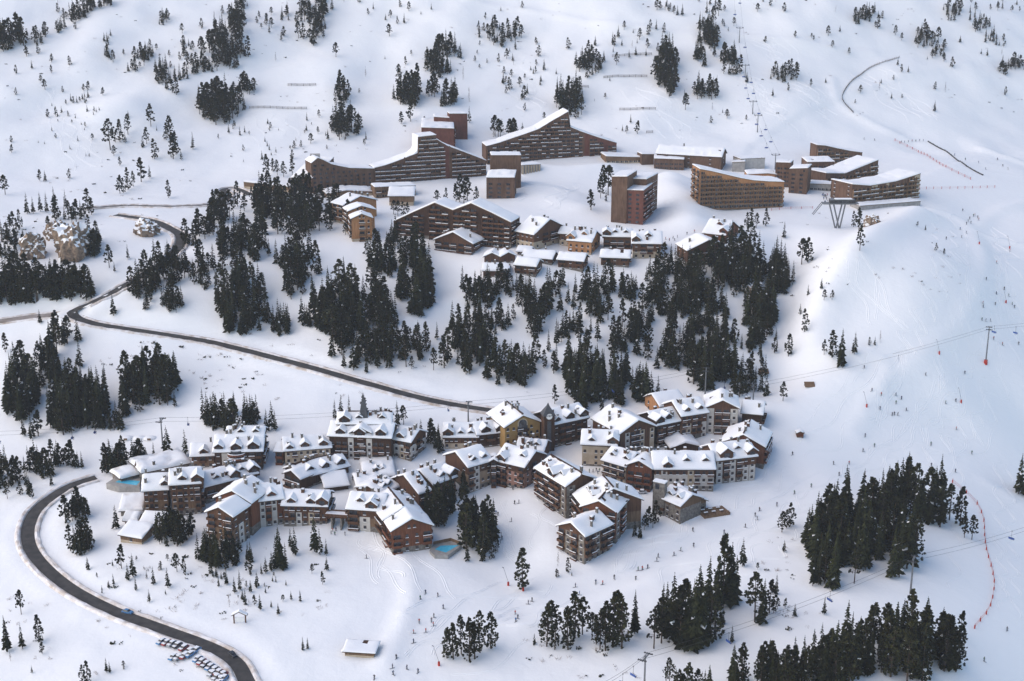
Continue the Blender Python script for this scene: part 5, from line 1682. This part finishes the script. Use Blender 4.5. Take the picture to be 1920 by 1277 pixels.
def chair(p, rz, label, group):
    if 'm' not in CH:
        h = MB(); h.bar((0, 0, 0), (0, 0, -3.0), 0.06, 'dark_metal', 5); h.bar((-1.1, 0, -3.0), (1.1, 0, -3.0), 0.06, 'dark_metal', 5); h.bar((-0.25, 0, 0.05), (0.25, 0, 0.05), 0.12, 'dark_metal', 6)
        s = MB(); s.box(-1.2, 1.2, -0.5, 0.15, -3.6, -3.45, 'chair_blue'); s.box(-1.2, 1.2, 0.15, 0.28, -3.55, -2.75, 'chair_blue')
        f = MB(); f.bar((-1.15, 0.15, -3.0), (-1.15, -0.45, -3.5), 0.05, 'dark_metal', 4); f.bar((1.15, 0.15, -3.0), (1.15, -0.45, -3.5), 0.05, 'dark_metal', 4); f.bar((-1.15, -0.6, -3.1), (1.15, -0.6, -3.1), 0.045, 'dark_metal', 4); f.bar((-0.9, -0.5, -4.1), (0.9, -0.5, -4.1), 0.045, 'dark_metal', 4); f.bar((0, -0.6, -3.1), (0, -0.5, -4.1), 0.04, 'dark_metal', 4)
        CH['m'] = (h.mesh('hanger'), s.mesh('bench'), f.mesh('safety_bar'))
    rt = empty('lift_chair', p, label, 'lift chair', group, rz)
    for nm, me in zip(('hanger', 'bench', 'safety_bar'), CH['m']):
        link(nm, me, rt)
def lift(name_label, specs, chairs, sag, group, clab):
    tops = []
    for (px, py, tp, lab, rz, pad) in specs:
        tops.append(pylon(px, py, tp, lab, 2.6, rz, pad))
    cables(name_label, tops, sag)
    for (side, seg, f) in chairs:
        p = on_cable(tops, side, seg, f, sag)
        a, b = tops[seg][0], tops[seg + 1][0]
        chair(p, math.atan2(b.y - a.y, b.x - a.x) + math.pi / 2, clab, group)
    return tops
R90 = math.pi / 2
lift('long chairlift cable crossing the picture behind the lower village', [
    (-120, 868, 815, 'lift pylon out at the left edge of the long chairlift', R90 - 0.1, False),
    (305, 834, 788, 'grey lift pylon standing left of the round balcony hotel', R90 - 0.1, False),
    (878, 791, 757, 'grey lift pylon beside the end of the dark road', R90 - 0.15, False),
    (1322, 742, 693, 'pale lift pylon in the dark trees above the tall hotel', R90 - 0.2, False),
    (1412, 752, 724, 'lift pylon in the small trees right of the tall hotel', R90 - 0.2, False),
    (1848, 682, 616, 'lift pylon with red safety pad on the open right piste', R90 - 0.3, True),
    (2080, 640, 575, 'lift pylon beyond the right edge of the picture', R90 - 0.3, False)],
    [(0, 0, 0.30), (0, 0, 0.62), (1, 0, 0.70), (1, 1, 0.08), (0, 1, 0.25), (1, 1, 0.93), (0, 3, 0.4), (1, 4, 0.52), (0, 4, 0.60), (1, 5, 0.04), (0, 5, 0.2), (1, 2, 0.6)], 2.2, 'chairs of the long lift', 'blue chair hanging on the long chairlift behind the lower village')
lift('chairlift cable over the lower right foreground', [
    (1040, 1390, 1320, 'foreground lift pylon below the picture', R90 - 0.5, False),
    (1208, 1292, 1232, 'dark lift pylon at the bottom edge of the picture', R90 - 0.5, False),
    (1707, 1112, 1048, 'lift pylon hidden in the dense fenced stand', R90 - 0.5, False),
    (2040, 1010, 945, 'foreground lift pylon beyond the right edge', R90 - 0.5, False)],
    [(0, 0, 0.78), (0, 1, 0.30), (1, 1, 0.66), (1, 2, 0.50), (0, 0, 0.9)], 2.5, 'chairs of the foreground lift', 'blue chair hanging on the foreground chairlift')
lift('cable of the lift climbing the hill behind the white station', [
    (1453, 318, 290, 'bottom pylon of the hill lift beside the white station', 0.1, False),
    (1420, 248, 216, 'lower pylon of the hill lift above the station', 0.1, False),
    (1411, 214, 190, 'second pylon of the hill lift on the white slope', 0.1, False),
    (1397, 146, 122, 'third pylon of the hill lift beside the pines', 0.1, False),
    (1386, 80, 52, 'upper pylon of the hill lift near the top of the picture', 0.1, False),
    (1376, -30, -55, 'pylon of the hill lift above the picture', 0.1, False)],
    [(0, 0, 0.3), (1, 0, 0.45), (0, 0, 0.6), (1, 0, 0.75), (0, 0, 0.88), (1, 1, 0.5), (0, 2, 0.2), (1, 2, 0.35), (0, 2, 0.5), (1, 2, 0.65), (0, 2, 0.8), (0, 3, 0.3), (1, 3, 0.6), (0, 4, 0.3), (1, 4, 0.5)], 1.2, 'chairs of the hill lift', 'small chair hanging on the hill lift behind the upper village')
# lift terminal on its trestle
def terminal():
    g = at(1570, 428)
    H = on_plane_v(1570, 384, g, (0, -1)).z - g.z
    rt = empty('lift_terminal', g, 'grey steel lift terminal on slanted trestle legs below the club hotel', 'lift station')
    for (x0, x1) in ((-1.0, -5.0), (-1.0, 2.5), (1.2, 4.5), (1.2, -2.5)):
        mb = MB(); mb.bar((x0, 0, -1), (x1, 3, H), 0.45, 'steel', 6); link('leg', mb.mesh('leg'), rt)
    mb = MB(); mb.box(-9, 12, 0.5, 5.5, H, H + 0.6, 'steel'); mb.box(-5, 10, 1, 5, H + 0.6, H + 2.6, 'dark_metal'); mb.box(-5, 9, 0.7, 5.3, H + 2.6, H + 2.9, 'steel')
    link('platform', mb.mesh('platform'), rt)
    mb = MB(); mb.box(-2, 8, 1.2, 4.8, H + 2.903, H + 3.2, 'snow_roof'); link('snow_cover', mb.mesh('snow_cover'), rt)
    for k in range(6):
        mb = MB(); x = -4 + k * 2.5; mb.box(x - 0.9, x + 0.9, 0.93, 1.0, H + 1.2, H + 2.2, 'glass'); link('window', mb.mesh('window'), rt)
    for s in (-1, 1):
        mb = MB(); mb.bar((-9, 3 + s * 1.5, H + 1), (-15, 1 + s * 1.5, H - 6), 0.25, 'steel', 5); link('guide_rail', mb.mesh('guide_rail'), rt)
terminal()

# ------------------------------------------------------------------ fences
def post_fence(name, label, pp, step, post_h, post_mat, rails, cat='fence', net=None, pr=0.07, pad=None):
    ln = smooth_line([at(*p) for p in pp], 2.0)
    for p in ln:
        p.z = ground(p.x, p.y)
    o0 = ln[0].copy()
    rt = empty(name, o0, label, cat)
    acc, last = step, None
    posts = []
    for a, b in zip(ln[:-1], ln[1:]):
        acc += (b - a).length
        if acc >= step:
            acc = 0
            posts.append(a)
    for p in posts:
        mb = MB(); mb.bar((0, 0, -0.5), (0, 0, post_h), pr, post_mat, 5); link('post', mb.mesh('post') if 'x' else None, rt, p - o0)
    if pad:
        for p in posts:
            mb = MB(); mb.bar((0, 0, 0), (0, 0, 1.4), 0.26, pad, 8); link('pad', mb.mesh('pad'), rt, p - o0)
    for z, th in rails:
        mb = MB()
        for a, b in zip(posts[:-1], posts[1:]):
            mb.bar(a - o0 + Vector((0, 0, z)), b - o0 + Vector((0, 0, z)), th, net or post_mat, 4)
        link('net_line' if net else 'rail', mb.mesh('rail'), rt)
for i, (pp, lab) in enumerate((
        ([(1148, 107), (1185, 104), (1225, 103)], 'upper snow fence between pines on the hill'), ([(1132, 147), (1175, 145), (1220, 145)], 'second snow fence on the hill left of the pine column'),
        ([(1080, 164), (1113, 166)], 'short snow fence right of the tallest pine column'), ([(1162, 207), (1200, 206), (1237, 206)], 'lower dark snow fence on the hill'), ([(1212, 250), (1236, 250)], 'short low snow fence behind the long brown hall'),
        ([(468, 204), (540, 205), (586, 205)], 'long snow fence beside the dark pine clump on the left hill'), ([(540, 161), (604, 160)], 'faint upper snow fence on the left hill'), ([(1115, 190), (1128, 190)], 'tiny snow fence on the open hill'))):
    post_fence('snow_fence', lab, pp, 3.0, 2.0, 'bark', [(0.6, 0.13), (1.2, 0.13), (1.8, 0.13)], pr=0.12)
post_fence('safety_fence', 'curving orange net fence with red pads right of the dense stand', [(1786, 905), (1812, 925), (1832, 946), (1844, 975), (1846, 1005), (1850, 1035), (1860, 1070), (1864, 1100), (1856, 1140), (1838, 1165), (1815, 1195)], 7.0, 2.2, 'pad_red', [(0.4, 0.03), (0.8, 0.03), (1.2, 0.03), (1.6, 0.03)], net='net_red', pad='pad_red')
post_fence('safety_fence', 'line of red fence posts descending left of the conveyor', [(1678, 264), (1720, 285), (1770, 312), (1830, 342)], 5.0, 1.8, 'pad_red', [(0.5, 0.05), (1.0, 0.05), (1.5, 0.05)], net='net_red', pr=0.2)
post_fence('safety_fence', 'level row of red fence posts right of the club hotel', [(1724, 355), (1800, 354), (1870, 352)], 6.0, 1.8, 'pad_red', [(0.7, 0.04), (1.4, 0.04)], net='net_red', pr=0.16)
post_fence('safety_fence', 'red fence below the orange apartment block', [(1446, 395), (1490, 392), (1545, 390)], 6.0, 1.6, 'pad_red', [(0.5, 0.04), (1.0, 0.04), (1.4, 0.04)], net='net_red', pr=0.14)
post_fence('retaining_wall', 'dark curved drift fence on the upper right slope', [(1600, 212), (1582, 192), (1580, 178), (1595, 155), (1625, 132), (1660, 116), (1690, 107)], 2.0, 1.8, 'bark', [(0.3, 0.14), (0.9, 0.14)], pr=0.12)
post_fence('conveyor_lift', 'dark ski conveyor running down the nursery slope at the upper right', [(1740, 266), (1775, 285), (1812, 312), (1845, 330)], 3.0, 1.0, 'dark_metal', [(0.25, 0.42), (0.7, 0.16)], cat='conveyor', pr=0.3)
post_fence('pole_line', 'thin dark poles along the ski path below the pines', [(940, 1005), (936, 1030), (925, 1050)], 5.0, 1.8, 'dark_metal', [], cat='poles', pr=0.1)
# red padded snow guns and markers on the piste
for (x, y, lab) in ((1761, 664, 'red padded snow gun at the edge of the piste bank'), (1625, 763, 'red padded snow gun at the foot of the curved bank'), (1802, 755, 'red padded snow gun alone on the wide piste'), (1893, 466, 'red padded snow gun near the right edge under the upper piste'),
                    (1886, 568, 'red padded snow gun beside a skier near the right edge'), (1836, 458, 'red padded snow gun by the upper crossing'), (981, 1108, 'red pad at the foot of the big lone pine'), (953, 1098, 'red pad left of the big lone pine'), (823, 1248, 'red padded snow gun with tilted yellow pole by the pine clump')):
    g = at(x, y)
    rt = empty('snow_gun', g, lab, 'snow gun', 'red padded snow guns')
    mb = MB(); mb.bar((0, 0, -0.3), (0, 0, 1.5), 0.42, 'pad_red', 10, 0.4); link('pad', mb.mesh('pad'), rt)
    mb = MB(); mb.bar((0, 0, 1.5), (-1.8, 0, 7.5), 0.07, 'steel', 5); link('lance', mb.mesh('lance'), rt)
    mb = MB(); mb.bar((-1.8, 0, 7.5), (-2.2, -0.3, 7.9), 0.16, 'steel', 6); link('nozzle', mb.mesh('nozzle'), rt)

# ------------------------------------------------------------------ small huts
def hut(px, py, w, label, style='tan', snow=0.5):
    b = Building('hut', label, 'hut')
    p = at(px, py)
    s = pxm(p)
    hw = w / 2
    b.wing('G', (px - hw, py - w * 0.62), (px + hw, py - w * 0.62), (px, py), w / s * 0.9, style, pitch=24, snow=snow, chim=0, ov=0.3)
hut(1501, 822, 15, 'little brown ticket hut on the snow right of the village', 'red')
b = Building('shelter', 'long wooden shelter with thick snow roof on the ski school slope', 'shelter')
b.wing('M', (641, 1222), (704, 1226), (672, 1235), 8, 'tanbox', pitch=3, snow=0.4, chim=0)
def ramp_obj(px, py, label):
    g = at(px, py)
    rt = empty('wooden_ramp', g, label, 'ramp')
    mb = MB(); mb.poly([(-2.5, -1.5, 0.1), (2.5, -1.5, 0.1), (2.5, 1.8, 1.7), (-2.5, 1.8, 1.7)], 'wood_tan'); mb.poly([(-2.5, 1.8, 1.5), (2.5, 1.8, 1.5), (2.5, -1.5, -0.1), (-2.5, -1.5, -0.1)], 'wood_tan')
    link('deck', mb.mesh('deck'), rt)
    for x in (-2.2, 2.2):
        mb = MB(); mb.box(x - 0.1, x + 0.1, 1.5, 1.7, -0.5, 1.6, 'wood_brown'); link('leg', mb.mesh('leg'), rt)
ramp_obj(1432, 699, 'tan wooden jump ramp nearest the forest')
ramp_obj(1518, 724, 'tan wooden jump ramp on the smooth bank')
g = at(450, 1168)
rt = empty('sign_gate', g, 'small roofed wooden gate with white board among the little spruces', 'gate')
for x in (-2.1, 2.1):
    mb = MB(); mb.box(x - 0.22, x + 0.22, -0.2, 0.2, -0.5, 3.4, 'wood_brown'); link('post', mb.mesh('post'), rt)
mb = MB(); mb.box(-1.6, 1.6, -0.06, 0.06, 0.4, 2.4, 'clock_white'); link('board', mb.mesh('board'), rt)
mb = MB()
for s in (-1, 1):
    mb.poly([(0, -0.9, 4.9), (s * 3.0, -0.9, 3.3), (s * 3.0, 0.9, 3.3), (0, 0.9, 4.9)], 'wood_brown')
    mb.bar((0, -0.8, 4.7), (s * 2.8, -0.8, 3.2), 0.12, 'wood_brown', 4)
link('roof', mb.mesh('roof'), rt)
mb = MB()
for s in (-1, 1):
    mb.poly([(0, -0.85, 5.2), (s * 2.9, -0.85, 3.6), (s * 2.9, 0.85, 3.6), (0, 0.85, 5.2)], 'snow_roof')
    mb.poly([(0, -0.85, 4.92), (s * 2.9, -0.85, 3.34), (s * 2.9, -0.85, 3.6), (0, -0.85, 5.2)], 'snow_roof')
link('snow_cover', mb.mesh('snow_cover'), rt)
for i, x in enumerate((238, 262, 282)):
    g = at(x, 822)
    rt = empty('snow_mound', g, ('left', 'middle', 'right')[i] + ' of three low snow mounds with brown boards behind the left pool', 'mound', 'snow mounds')
    mb = MB()
    n, m = 10, 4
    for j in range(m):
        for k in range(n):
            def P(jj, kk):
                t = jj / m * math.pi / 2
                a = 2 * math.pi * kk / n
                return (3.4 * math.cos(t) * math.cos(a), 2.6 * math.cos(t) * math.sin(a), 1.5 * math.sin(t) - 0.2)
            mb.poly([P(j, k), P(j, k + 1), P(j + 1, k + 1), P(j + 1, k)], 'snow_roof')
    link('mound', mb.mesh('mound', True), rt)
    mb = MB(); mb.box(-0.8, 0.8, -2.75, -2.6, 0.1, 1.0, 'wood_tan'); link('board', mb.mesh('board'), rt)

# ------------------------------------------------------------------ cars
def car_meshes(paint, snow):
    def loft(secs, mat, mb):
        for a, b in zip(secs[:-1], secs[1:]):
            n = len(a)
            for k in range(n - 1):
                mb.poly([a[k], b[k], b[k + 1], a[k + 1]], mat)
    body = MB()
    prof = [(-2.1, 0.62), (-2.15, 0.85), (-1.2, 0.98), (1.35, 1.0), (2.0, 0.95), (2.1, 0.6)]
    secs = []
    for x, z in prof:
        w = 0.86 if abs(x) < 2 else 0.76
        secs.append([(x, -w, 0.3), (x, -w, z - 0.1), (x, -w * 0.9, z), (x, w * 0.9, z), (x, w, z - 0.1), (x, w, 0.3)])
    loft(secs, paint, body)
    body.poly(secs[0][::-1], paint); body.poly(secs[-1], paint)
    cab = MB()
    pr = [(-1.15, 0.97), (-0.45, 1.46), (0.95, 1.48), (1.75, 0.99)]
    lo = [[(x, -0.8, 0.97), (x * 0.98, -0.66, z), (x * 0.98, 0.66, z), (x, 0.8, 0.97)] for x, z in pr]
    loft(lo, 'glass', cab)
    cab.box(-0.5, 0.98, -0.67, 0.67, 1.463, 1.52, paint)
    wh = MB()
    wh.bar((0, -0.11, 0), (0, 0.11, 0), 0.32, 'dark_metal', 12)
    wh.bar((0, -0.12, 0), (0, 0.12, 0), 0.18, 'steel', 10)
    sn = None
    if snow:
        sn = MB()
        sn.box(-0.55, 1.0, -0.68, 0.68, 1.524, 1.72, 'snow_roof'); sn.box(-2.0, -1.15, -0.72, 0.72, 0.96, 1.12, 'snow_roof')
        sn = sn.mesh('snow_cover')
    return body.mesh('body'), cab.mesh('cabin'), wh.mesh('wheel'), sn
CARS = {}
def car(px, py, rz, paint, snow, label, group=None):
    k = (paint, snow)
    if k not in CARS:
        CARS[k] = car_meshes(paint, snow)
    bo, ca, wh, sn = CARS[k]
    g = at(px, py)
    rt = empty('parked_car' if group else 'car', g + Vector((0, 0, 0.1)), label, 'car', group, rz)
    link('body', bo, rt); link('cabin', ca, rt)
    for x in (-1.35, 1.3):
        for y in (-0.8, 0.8):
            link('wheel', wh, rt, (x, y, 0.32))
    if sn:
        link('snow_cover', sn, rt)
car(239, 1150, math.pi - 0.35, 'paint_blue', False, 'light blue car driving along the curved lower road')
car(436, 1230, math.pi - 0.9, 'paint_dark', False, 'dark car at the bend of the road above the car park')
car(1203, 925, 0.1, 'paint_white', True, 'white car parked at the foot of the red timber gable')
r = random.Random(8)
rows = [[(303, 1206), (313, 1208), (323, 1210), (333, 1213), (345, 1218), (356, 1224), (368, 1222)], [(325, 1235), (335, 1236), (346, 1233), (357, 1230)], [(371, 1239), (378, 1244), (386, 1249), (394, 1254), (402, 1259), (410, 1264), (418, 1268)], [(398, 1266), (406, 1273), (414, 1277), (420, 1275)]]
for ri, row in enumerate(rows):
    for (x, y) in row:
        car(x, y, -0.5 + r.uniform(-0.12, 0.12) + math.pi / 2, r.choice(['paint_dark', 'paint_silver', 'paint_white', 'paint_blue', 'paint_dark', 'paint_red']), True,
            'snow capped parked car, ' + ('uppermost row', 'short left row', 'row beside the road', 'bottom row at the picture edge')[ri] + ' of the car park', 'parked cars, row %s' % 'abcd'[ri])

# ------------------------------------------------------------------ people
def person_mesh(pose):
    """one continuous figure grown over a jointed skeleton"""
    J = {'pelvis': (0, 0, 0.95), 'chest': (0, 0.02, 1.32), 'neck': (0, 0, 1.5), 'head': (0, -0.02, 1.62), 'crown': (0, 0, 1.76)}
    if pose == 0:
        J.update(kl=(-0.11, -0.14, 0.52), fl=(-0.12, 0.0, 0.09), kr=(0.11, -0.14, 0.52), fr=(0.12, 0.0, 0.09), el=(-0.34, -0.02, 1.14), hl=(-0.36, -0.28, 1.02), er=(0.34, -0.02, 1.14), hr=(0.36, -0.28, 1.02))
        J['chest'] = (0, -0.12, 1.28); J['neck'] = (0, -0.17, 1.46); J['head'] = (0, -0.2, 1.57); J['crown'] = (0, -0.2, 1.71)
    elif pose == 1:
        J.update(kl=(-0.12, 0.0, 0.52), fl=(-0.13, 0.04, 0.09), kr=(0.12, -0.02, 0.52), fr=(0.13, 0.0, 0.09), el=(-0.30, 0.04, 1.12), hl=(-0.32, -0.1, 0.88), er=(0.30, 0.04, 1.12), hr=(0.34, -0.1, 0.88))
    else:
        J.update(kl=(-0.1, -0.22, 0.56), fl=(-0.11, -0.2, 0.09), kr=(0.1, 0.1, 0.5), fr=(0.11, 0.3, 0.1), el=(-0.28, 0.12, 1.12), hl=(-0.3, 0.2, 0.9), er=(0.28, -0.1, 1.12), hr=(0.28, -0.34, 1.02))
    J['hipl'] = (-0.1, 0, 0.9); J['hipr'] = (0.1, 0, 0.9); J['shl'] = (-0.2, J['chest'][1], 1.4); J['shr'] = (0.2, J['chest'][1], 1.4)
    for s in 'lr':
        f = J['f' + s]
        J['t' + s] = (f[0], f[1] - 0.2, 0.06)
    E = [('pelvis', 'chest'), ('chest', 'neck'), ('neck', 'head'), ('head', 'crown')]
    for s in 'lr':
        E += [('pelvis', 'hip' + s), ('hip' + s, 'k' + s), ('k' + s, 'f' + s), ('f' + s, 't' + s), ('chest', 'sh' + s), ('sh' + s, 'e' + s), ('e' + s, 'h' + s)]
    rad = {'pelvis': 0.15, 'chest': 0.18, 'neck': 0.075, 'head': 0.125, 'crown': 0.09, 'hip': 0.11, 'k': 0.085, 'f': 0.075, 't': 0.06, 'sh': 0.095, 'e': 0.07, 'h': 0.055}
    names = list(J)
    me = bpy.data.meshes.new('body')
    me.from_pydata([J[n] for n in names], [(names.index(a), names.index(b)) for a, b in E], [])
    ob = bpy.data.objects.new('tmp', me)
    COL.objects.link(ob)
    ob.modifiers.new('skin', 'SKIN')
    if not me.skin_vertices:
        bpy.context.view_layer.objects.active = ob
        bpy.ops.mesh.customdata_skin_add()
    for n, sv in zip(names, me.skin_vertices[0].data):
        key = n if n in rad else n.rstrip('lr') if n.rstrip('lr') in rad else n[:-1]
        sv.radius = (rad[key], rad[key])
        sv.use_root = n == 'pelvis'
    ss = ob.modifiers.new('sub', 'SUBSURF')
    ss.levels = 1
    dg = bpy.context.evaluated_depsgraph_get()
    out = bpy.data.meshes.new_from_object(ob.evaluated_get(dg))
    out.name = 'body'
    bpy.data.objects.remove(ob)
    out.materials.clear()
    for m in ('cloth_black', 'cloth_navy', 'cloth_grey', 'skin'):
        out.materials.append(MATS[m])
    for p in out.polygons:
        c = p.center
        p.material_index = 0 if c.z < 0.93 else (2 if c.z > 1.63 - (0.06 if pose == 0 else 0) else 3 if c.z > 1.5 else 1)
        p.use_smooth = True
    return out
PM = [person_mesh(i) for i in range(3)]
skm = MB(); skm.box(-0.05, 0.05, -0.95, 0.75, 0.0, 0.03, 'paint_dark'); skm.poly([(-0.05, -0.95, 0.03), (0.05, -0.95, 0.03), (0.03, -1.1, 0.12), (-0.03, -1.1, 0.12)], 'paint_dark')
SKI = skm.mesh('ski')
pm_ = MB(); pm_.bar((0, 0, 0), (0, 0.35, -0.95), 0.015, 'dark_metal', 4)
POLE = pm_.mesh('ski_pole')
JACK = [('cloth_black', 'black'), ('cloth_black', 'black'), ('cloth_navy', 'dark navy'), ('cloth_black', 'black'), ('cloth_navy', 'dark navy'), ('cloth_red', 'red'), ('cloth_blue', 'blue'), ('cloth_grey', 'grey'), ('cloth_black', 'black'), ('cloth_green', 'green')]
def people(area, plist, ski=True, red=()):
    for i, (x, y) in enumerate(plist):
        g = at(x, y)
        if blocked(g) and ski:
            pass
        pose = r.randrange(2) if ski else r.choice((1, 2))
        jm, jn = ('cloth_red', 'red') if i in red else r.choice(JACK)
        o = link('person', PM[pose], None, g + Vector((0, 0, 0.02)), r.uniform(0, 6.28))
        o.scale = [1.08] * 3
        o.material_slots[1].link = 'OBJECT'
        o.material_slots[1].material = MATS[jm]
        tag(o, ('skier' if ski else 'person walking') + ' in %s jacket ' % jn + area, 'person', 'people ' + area + ', ' + jn)
        if ski:
            for s in (-1, 1):
                link('ski', SKI, o, (s * 0.13, 0, 0))
                link('ski_pole', POLE, o, (s * 0.36, -0.25, 0.98))
people('on the wide slope beside the ski school shelter', [(798, 1113), (788, 1124), (821, 1119), (831, 1141), (814, 1158), (809, 1166), (812, 1174), (786, 1168), (776, 1188), (798, 1186), (775, 1206), (743, 1235), (736, 1253), (763, 1255), (784, 1261), (702, 1273), (737, 1265)], red=(6, 7, 8, 9))
people('on the run below the nearest apartment house', [(966, 1152), (971, 1160), (967, 1166), (991, 1133), (998, 1128), (1079, 1101), (1117, 1094), (1192, 1087), (1204, 1069), (1214, 1066), (1234, 1045), (1299, 996), (1276, 1033)])
people('in the snow bowl before the curved house', [(930, 964), (934, 967), (959, 978), (965, 945), (973, 944), (962, 918), (687, 1047), (941, 1012)])
people('on the path under the footbridge', [(621, 1002), (624, 997), (628, 1004), (647, 1004), (640, 982), (630, 996)], ski=False)
people('in the lane behind the low shed', [(664, 893), (668, 905), (674, 888), (680, 880), (661, 900), (667, 912), (676, 893)], ski=False)
people('on the plaza under the cream house', [(1112, 886), (1118, 884), (1124, 885), (1131, 887), (1137, 884), (1141, 886), (1105, 886), (1147, 889), (1121, 889)], ski=False)
people('on the long run right of the village', [(1424, 958), (1420, 975), (1563, 871), (1592, 871), (1573, 892), (1521, 913), (1746, 874), (1791, 885), (1888, 1183), (1845, 1240), (1618, 847), (1486, 853)])
people('scattered over the wide right piste', [(1700 + r.uniform(-110, 170), 830 + r.uniform(-150, 60)) for k in range(14)] + [(1870 + r.uniform(-30, 40), r.uniform(460, 660)) for k in range(10)])
people('scattered over the run under the village', [(1500 - k * 38 + r.uniform(-20, 20), 930 + k * 17 + r.uniform(-14, 14)) for k in range(12)])
people('in the group on the right piste', [(1650, 768), (1673, 779), (1677, 778), (1683, 779), (1680, 757), (1622, 819)])
people('near the lift pylon on the right piste', [(1843, 577), (1843, 570), (1866, 572), (1868, 552), (1841, 601), (1848, 603), (1857, 603)])
people('gathered at the top of the right piste', [(1803, 446), (1800, 431), (1812, 421), (1815, 416), (1820, 419), (1825, 406), (1833, 409), (1828, 405), (1805, 396), (1812, 438), (1774, 449), (1835, 413), (1818, 411)])
crowd = []
while len(crowd) < 34:
    x, y = r.uniform(1540, 1600), r.uniform(366, 384)
    if not blocked(at(x, y)):
        crowd.append((x, y))
people('in the crowd before the club hotel', crowd, ski=False)
people('queueing at the top of the conveyor', [(1690, 268), (1696, 268), (1703, 267), (1710, 266), (1717, 266), (1724, 265), (1731, 265)], ski=False)
people('on the nursery slope at the upper right', [(1790, 292), (1810, 300), (1835, 306), (1848, 318), (1880, 312), (1890, 318), (1620, 262), (1640, 264), (1870, 300)])
people('beside the fence of the right chalets', [(1262, 448), (1270, 446), (1288, 440), (1302, 436), (1255, 452), (1248, 450), (1265, 452)], ski=False)

# ------------------------------------------------------------------ mountain air
def haze():
    m = bpy.data.materials.new('haze')
    m.use_nodes = True
    nt = m.node_tree
    for n in list(nt.nodes):
        if n.type != 'OUTPUT_MATERIAL':
            nt.nodes.remove(n)
    v = nt.nodes.new('ShaderNodeVolumePrincipled')
    v.inputs['Color'].default_value = (0.78, 0.84, 0.93, 1)
    v.inputs['Density'].default_value = HAZE
    nt.links.new(v.outputs['Volume'], nt.nodes['Material Output'].inputs['Volume'])
    mb = MB()
    MATS['haze'] = m
    mb.box(-1100, 1100, -400, 1800, float(GZ.min()) - 12, max(float(GZ.max()) + 40, 30.0), 'haze')
    o = mb.build('haze')
    tag(o, 'thin cold mountain air that fades the far slopes', 'haze', None, 'stuff')
HAZE = 0.00007
if HAZE:
    haze()
